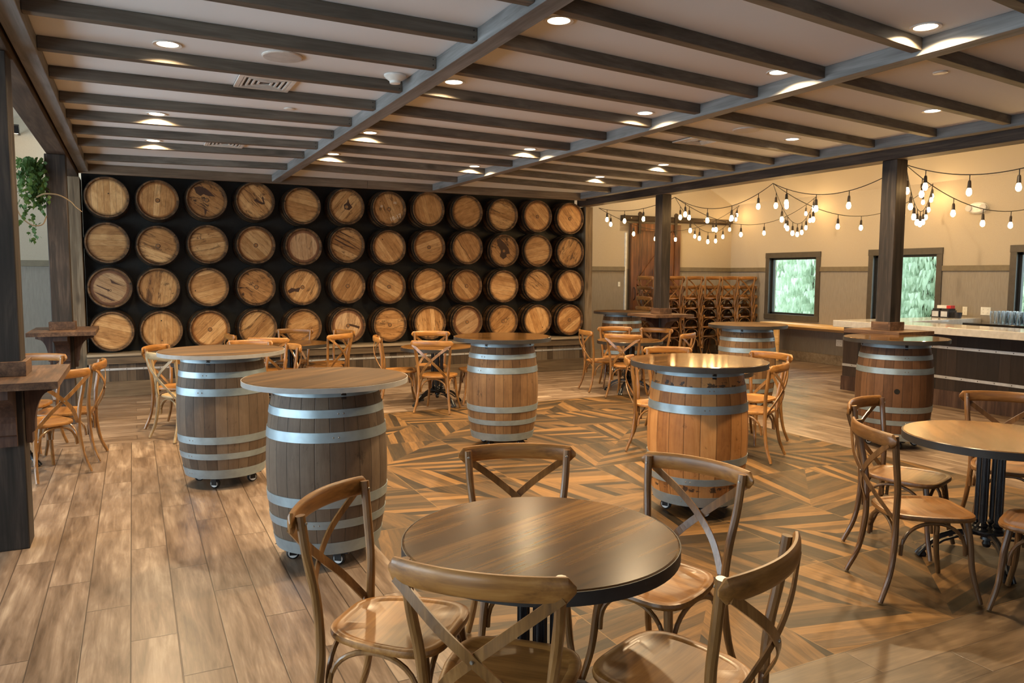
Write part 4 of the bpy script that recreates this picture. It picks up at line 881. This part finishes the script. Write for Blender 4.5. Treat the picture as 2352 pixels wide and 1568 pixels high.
for x, y, w in DL:
    lb = 'round recessed ceiling lamp, ' + w
    if first is None:
        t = thing('recessed_downlight', lb, 'ceiling light', (x, y, 2.966), 0, 'recessed ceiling lamps')
        MB().lathe([(0.060, -0.001), (0.082, -0.001), (0.080, -0.007), (0.062, -0.004)], 32, closed=True).build('trim_ring', 'vent_white', t, smooth=True)
        MB().lathe([(0.060, -0.0005), (0.060, -0.002)], 32).build('lens', 'lamp_lens', t)
        lamp_light(t, (0, 0, -0.012)); first = t
    else: dup(first, (x, y, 2.966), 0.0, lb)
for y in (4.6, 8.2, 11.4):  # downlight copies added out of view to brighten the bar area
    dup(first, (8.7, y, 4.42), (0, R(-26.5), 0), 'added unseen lamp high in the sloped side ceiling, %s' % ('above the bar end' if y == 8.2 else 'above the bar' if y < 8 else 'before the barn door'))
for x, y, lb in ((0.89, 5.07, 'round flush ceiling speaker in the left bay'), (5.18, 5.57, 'round flush ceiling speaker in the right bay')):
    t = thing('ceiling_speaker', lb, 'speaker', (x, y, 2.966)); MB().lathe([(0.125, -0.0005), (0.125, -0.008), (0.118, -0.012)], 40).build('rim', 'vent_white', t); MB().lathe([(0.116, -0.0125), (0.02, -0.016)], 40).build('grille', 'grille_grey', t)
def vent(x, y, lb):
    t = thing('ceiling_vent', lb, 'vent', (x, y, 2.966)); MB().box(-0.19, 0.19, -0.19, 0.19, -0.006, -0.001).build('backing', 'dark_slot', t)
    g = MB(); 
    for a in (0.19, 0.155, 0.12, 0.085, 0.05):
        w = 0.014 if a < 0.19 else 0.03; z = -0.018+(0.19-a)*0.02
        g.box(-a, a, -a, -a+w, z, -0.006); g.box(-a, a, a-w, a, z, -0.006); g.box(-a, -a+w, -a+w, a-w, z, -0.006); g.box(a-w, a, -a+w, a-w, z, -0.006)
    g.build('louvres', 'vent_white', t)
vent(0.89, 5.79, 'square louvred ceiling vent in the left bay, beside the speaker'); vent(5.15, 6.20, 'square louvred ceiling vent in the right bay'); vent(0.91, 8.62, 'square ceiling vent in the left bay near the barrel wall')
t = thing('smoke_detector', 'white smoke detector left of the long left ceiling beam', 'smoke detector', (1.66, 5.19, 2.966))
MB().lathe([(0.075, -0.001), (0.075, -0.012), (0.055, -0.03), (0.038, -0.042), (0.036, -0.058), (0.02, -0.062)], 32).build('housing', 'white_plastic', t, smooth=True)
for x, y, lb in ((4.89, 3.45, 'small round white sprinkler cover in the right bay, near the camera'), (1.21, 6.62, 'small round white sprinkler cover in the left bay'), (4.75, 8.2, 'small round white sprinkler cover in the right bay, far back')):
    tag(MB().lathe([(0.045, -0.001), (0.045, -0.006), (0.03, -0.01)], 24).build('sprinkler_cover', 'white_plastic', None, (x, y, 2.966)), lb, 'sprinkler')
t = thing('flood_light', 'small flood lamp on the wall in the left side room', 'wall light', (-1.33, 12.15, 3.5))
MB().box(-0.05, 0.05, -0.04, 0.04, -0.05, 0.05).build('housing', 'black_metal', t, rot=(R(25), 0, 0)); MB().box(-0.04, 0.04, -0.035, 0.035, -0.054, -0.051).build('lens', 'flood_glow', t, rot=(R(25), 0, 0)); MB().box(-0.015, 0.015, 0.03, 0.48, -0.01, 0.01).build('arm', 'black_metal', t)
l = bpy.data.lights.new('flood', 'SPOT'); l.energy = 6; l.color = (1, 0.72, 0.42); l.spot_size = R(140); l.shadow_soft_size = 0.05; o = bpy.data.objects.new('lamp', l); COL.objects.link(o); o.parent = t; o.location = (0, 0, -0.09); o.rotation_euler = (R(35), 0, 0)

# ------------------------------------------------------------------ string lights
HX = 7.085
AN = {'A1': (HX, 11.06), 'A2': (HX, 9.031), 'A3': (HX, 7.131), 'A4': (HX, 5.325), 'A5': (HX, 3.518)}
AN = {k_: Vector((p[0], p[1], 2.74)) for k_, p in AN.items()}
AN.update({'W1': Vector((11.3, 12.293, 3.061)), 'W2': Vector((11.3, 10.304, 3.063)), 'W3': Vector((11.3, 8.0, 3.061)), 'W4': Vector((11.3, 5.697, 3.059))})
STR = [('A2', 'W1', 0.53, 8, 'hanging in a deep V before the far corner'), ('A2', 'A3', 0.23, 4, 'along the header from the barn-door post'), ('A2', 'W2', 0.45, 6, 'from the barn-door post to above the first window'),
       ('A1', 'W1', 0.45, 7, 'crossing in front of the barn door to the corner'), ('A1', 'A2', 0.11, 4, 'along the header at the end of the barrel wall'), ('A3', 'W2', 0.49, 9, 'hanging in a deep V above the first window'),
       ('A3', 'A4', 0.21, 4, 'along the header left of the bar-side post'), ('A3', 'W3', 0.45, 7, 'passing behind the bar-side post'), ('A4', 'W3', 0.45, 9, 'hanging in a V right of the bar-side post'),
       ('A4', 'A5', 0.19, 4, 'along the header at the right edge of the frame'), ('A4', 'W4', 0.53, 7, 'sweeping down past the emergency light')]
bm_s = MB().lathe([(0.004, 0.0), (0.011, -0.004), (0.015, -0.02), (0.017, -0.055), (0.019, -0.075)], 12); bm_b = MB().lathe([(0.013, -0.076), (0.020, -0.092), (0.0245, -0.112), (0.021, -0.134), (0.009, -0.147)], 14)
ds = db_ = None
for a, b, sag, n, w in STR:
    A_, B_ = AN[a], AN[b]; t = thing('string_light', 'string of glowing bulbs ' + w, 'string light', A_, 0, 'bulb strings above the bar area')
    def P_(s): p = A_.lerp(B_, s)-A_; p.z -= 4*sag*s*(1-s); return p
    MB().tube([P_(i/28) for i in range(29)], 0.0045, 6).build('cable', 'cable_black', t, smooth=True)
    for i in range(n + (1 if (a, b) in (('A1', 'W1'), ('A2', 'W2'), ('A4', 'W3')) else 0)):
        p = P_((i+0.5)/n if i < n else 0.982); dr = MB().tube([p, p+Vector((0, 0, -0.05))], 0.0045, 5).build('drop_wire', 'cable_black', t)
        q = p+Vector((0, 0, -0.05))
        if ds is None: so = bm_s.build('bulb_socket', 'socket_brown', t, q, smooth=True); ds = so.data; bo = bm_b.build('bulb', 'bulb_glow', so, smooth=True); db_ = bo.data
        else: so = MB().build('bulb_socket', None, t, q, mesh=ds); bo = MB().build('bulb', None, so, mesh=db_)

# ------------------------------------------------------------------ hanging ivy with branch
t = thing('hanging_ivy', 'green trailing ivy with white flowers hanging beside the second left post', 'plant', (-0.86, 9.25, 2.83))
g = MB(); rnd = random.Random(3)
def leaf(g, c, s, rz, rx, ry):
    pts = [(0, 0), (0.45, 0.25), (0.5, 0.6), (0.18, 0.75), (0, 1.15), (-0.18, 0.75), (-0.5, 0.6), (-0.45, 0.25)]
    m = Matrix.Translation(c) @ Matrix.Rotation(rz, 4, 'Z') @ Matrix.Rotation(rx, 4, 'X') @ Matrix.Rotation(ry, 4, 'Y')
    P = [m @ Vector((a*s, b*s, 0.16*s*abs(a))) for a, b in pts]; P2 = [p_+Vector((0, 0, -0.0006)) for p_ in P]
    g.add(P, [(0, 1, 2, 3, 4), (0, 4, 5, 6, 7)])
for vn in range(22):
    ln = rnd.uniform(0.25, 0.66); x0, y0 = rnd.uniform(-0.15, 0.08), rnd.uniform(-0.08, 0.08); z = -0.02-0.9*abs(x0+0.03)*rnd.random(); n_ = int(ln/0.026)
    for i in range(n_):
        z -= 0.026; x0 += rnd.uniform(-0.012, 0.012); y0 += rnd.uniform(-0.012, 0.012)
        leaf(g, (x0+rnd.uniform(-0.03, 0.03), y0+rnd.uniform(-0.03, 0.03), z), rnd.uniform(0.038, 0.060), rnd.uniform(0, 6.28), rnd.uniform(-1.9, -0.7), rnd.uniform(-0.5, 0.5))
for i in range(26):
    leaf(g, (-0.02+0.03*math.sin(i)+rnd.uniform(-0.03, 0.03), rnd.uniform(-0.04, 0.04), -0.62-0.011*i), rnd.uniform(0.03, 0.046), rnd.uniform(0, 6.28), rnd.uniform(-1.8, -0.7), 0)
f_ = g.build('foliage', 'ivy_leaf', t); f_['kind'] = 'stuff'
g = MB()
for i in range(22):
    c_ = (rnd.uniform(-0.15, -0.04), rnd.uniform(-0.1, 0.0), rnd.uniform(-0.48, -0.36))
    for j in range(5): leaf(g, c_, 0.017, j*1.256, rnd.uniform(-0.9, -0.3), 0)
g.build('flowers', 'petal', t)['kind'] = 'stuff'
MB().tube(bez([(0.02, -0.1, -0.46), (0.10, -0.16, -0.43), (0.22, -0.18, -0.44), (0.32, -0.18, -0.50), (0.36, -0.18, -0.55), (0.42, -0.18, -0.60)], 5), 0.008, 7, scales=[1.1-0.6*i/25 for i in range(26)]).build('branch', 'branch', t)
MB().tube(bez([(-0.17, -0.02, -0.56), (-0.13, -0.03, -0.66), (-0.04, -0.03, -0.74), (0.05, -0.02, -0.73), (0.09, 0.0, -0.64)], 5), 0.006, 6).build('branch', 'branch', t)

# ------------------------------------------------------------------ outside: lawn and drooping spruces
struct(MB().box(WX+0.3, 40, -10, 30, -0.4, -0.3).build('ground', 'lawn_green'))
def spruce(x, y, h, w, seed, label):
    rn = random.Random(seed); t = thing('spruce_tree', label, 'tree', (x, y, -0.3), 0, 'spruce trees outside the windows')
    MB().lathe([(0.2, 0), (0.14, h*0.5), (0.02, h)], 10).build('trunk', 'trunk_bark', t)
    g = MB(); z = 0.25
    while z < h-0.2:
        rad = w*(1-z/h)**0.8; nb = 13
        for b in range(nb):
            a = 2*math.pi*(b+rn.random())/nb; ca, sa = math.cos(a), math.sin(a)
            if ca > 0.45: continue
            L = rad*rn.uniform(0.75, 1.1); nseg = max(3, int(L/0.09))
            for s_ in range(1, nseg+1):
                k_ = s_/nseg; r_ = L*k_; zz = z-0.28*r_+0.10*r_*r_
                for side in (-1, 1, 0):
                    sp = rn.uniform(0.06, 0.16)*side*(1.15-k_*0.7); cx, cy_ = ca*r_-sa*sp, sa*r_+ca*sp
                    hl = rn.uniform(0.10, 0.26); ww = rn.uniform(0.010, 0.022); an = rn.uniform(0, 3.14)
                    dx, dy = math.cos(an)*ww, math.sin(an)*ww; ox, oy = rn.uniform(-0.05, 0.05), rn.uniform(-0.05, 0.05)
                    g.add([(cx-dx, cy_-dy, zz), (cx+dx, cy_+dy, zz), (cx+dx*1.6+ox*0.5, cy_+dy*1.6+oy*0.5, zz-hl*0.5), (cx+ox, cy_+oy, zz-hl), (cx-dx*1.6+ox*0.5, cy_-dy*1.6+oy*0.5, zz-hl*0.5)], [(0, 1, 2, 3, 4)])
        z += 0.15
    g.build('foliage', 'spruce', t)['kind'] = 'stuff'
spruce(14.8, 13.3, 5.5, 1.5, 1, 'drooping spruce filling most of the first window')
spruce(16.9, 16.0, 7.0, 1.9, 6, 'farther spruce left behind the one in the first window')
spruce(14.9, 10.5, 5.0, 1.35, 4, 'tall drooping spruce in the second window')
spruce(17.4, 12.2, 7.0, 1.7, 8, 'farther spruce between the first two windows')
spruce(14.6, 8.0, 4.8, 1.1, 5, 'spruce outside the window at the right edge')
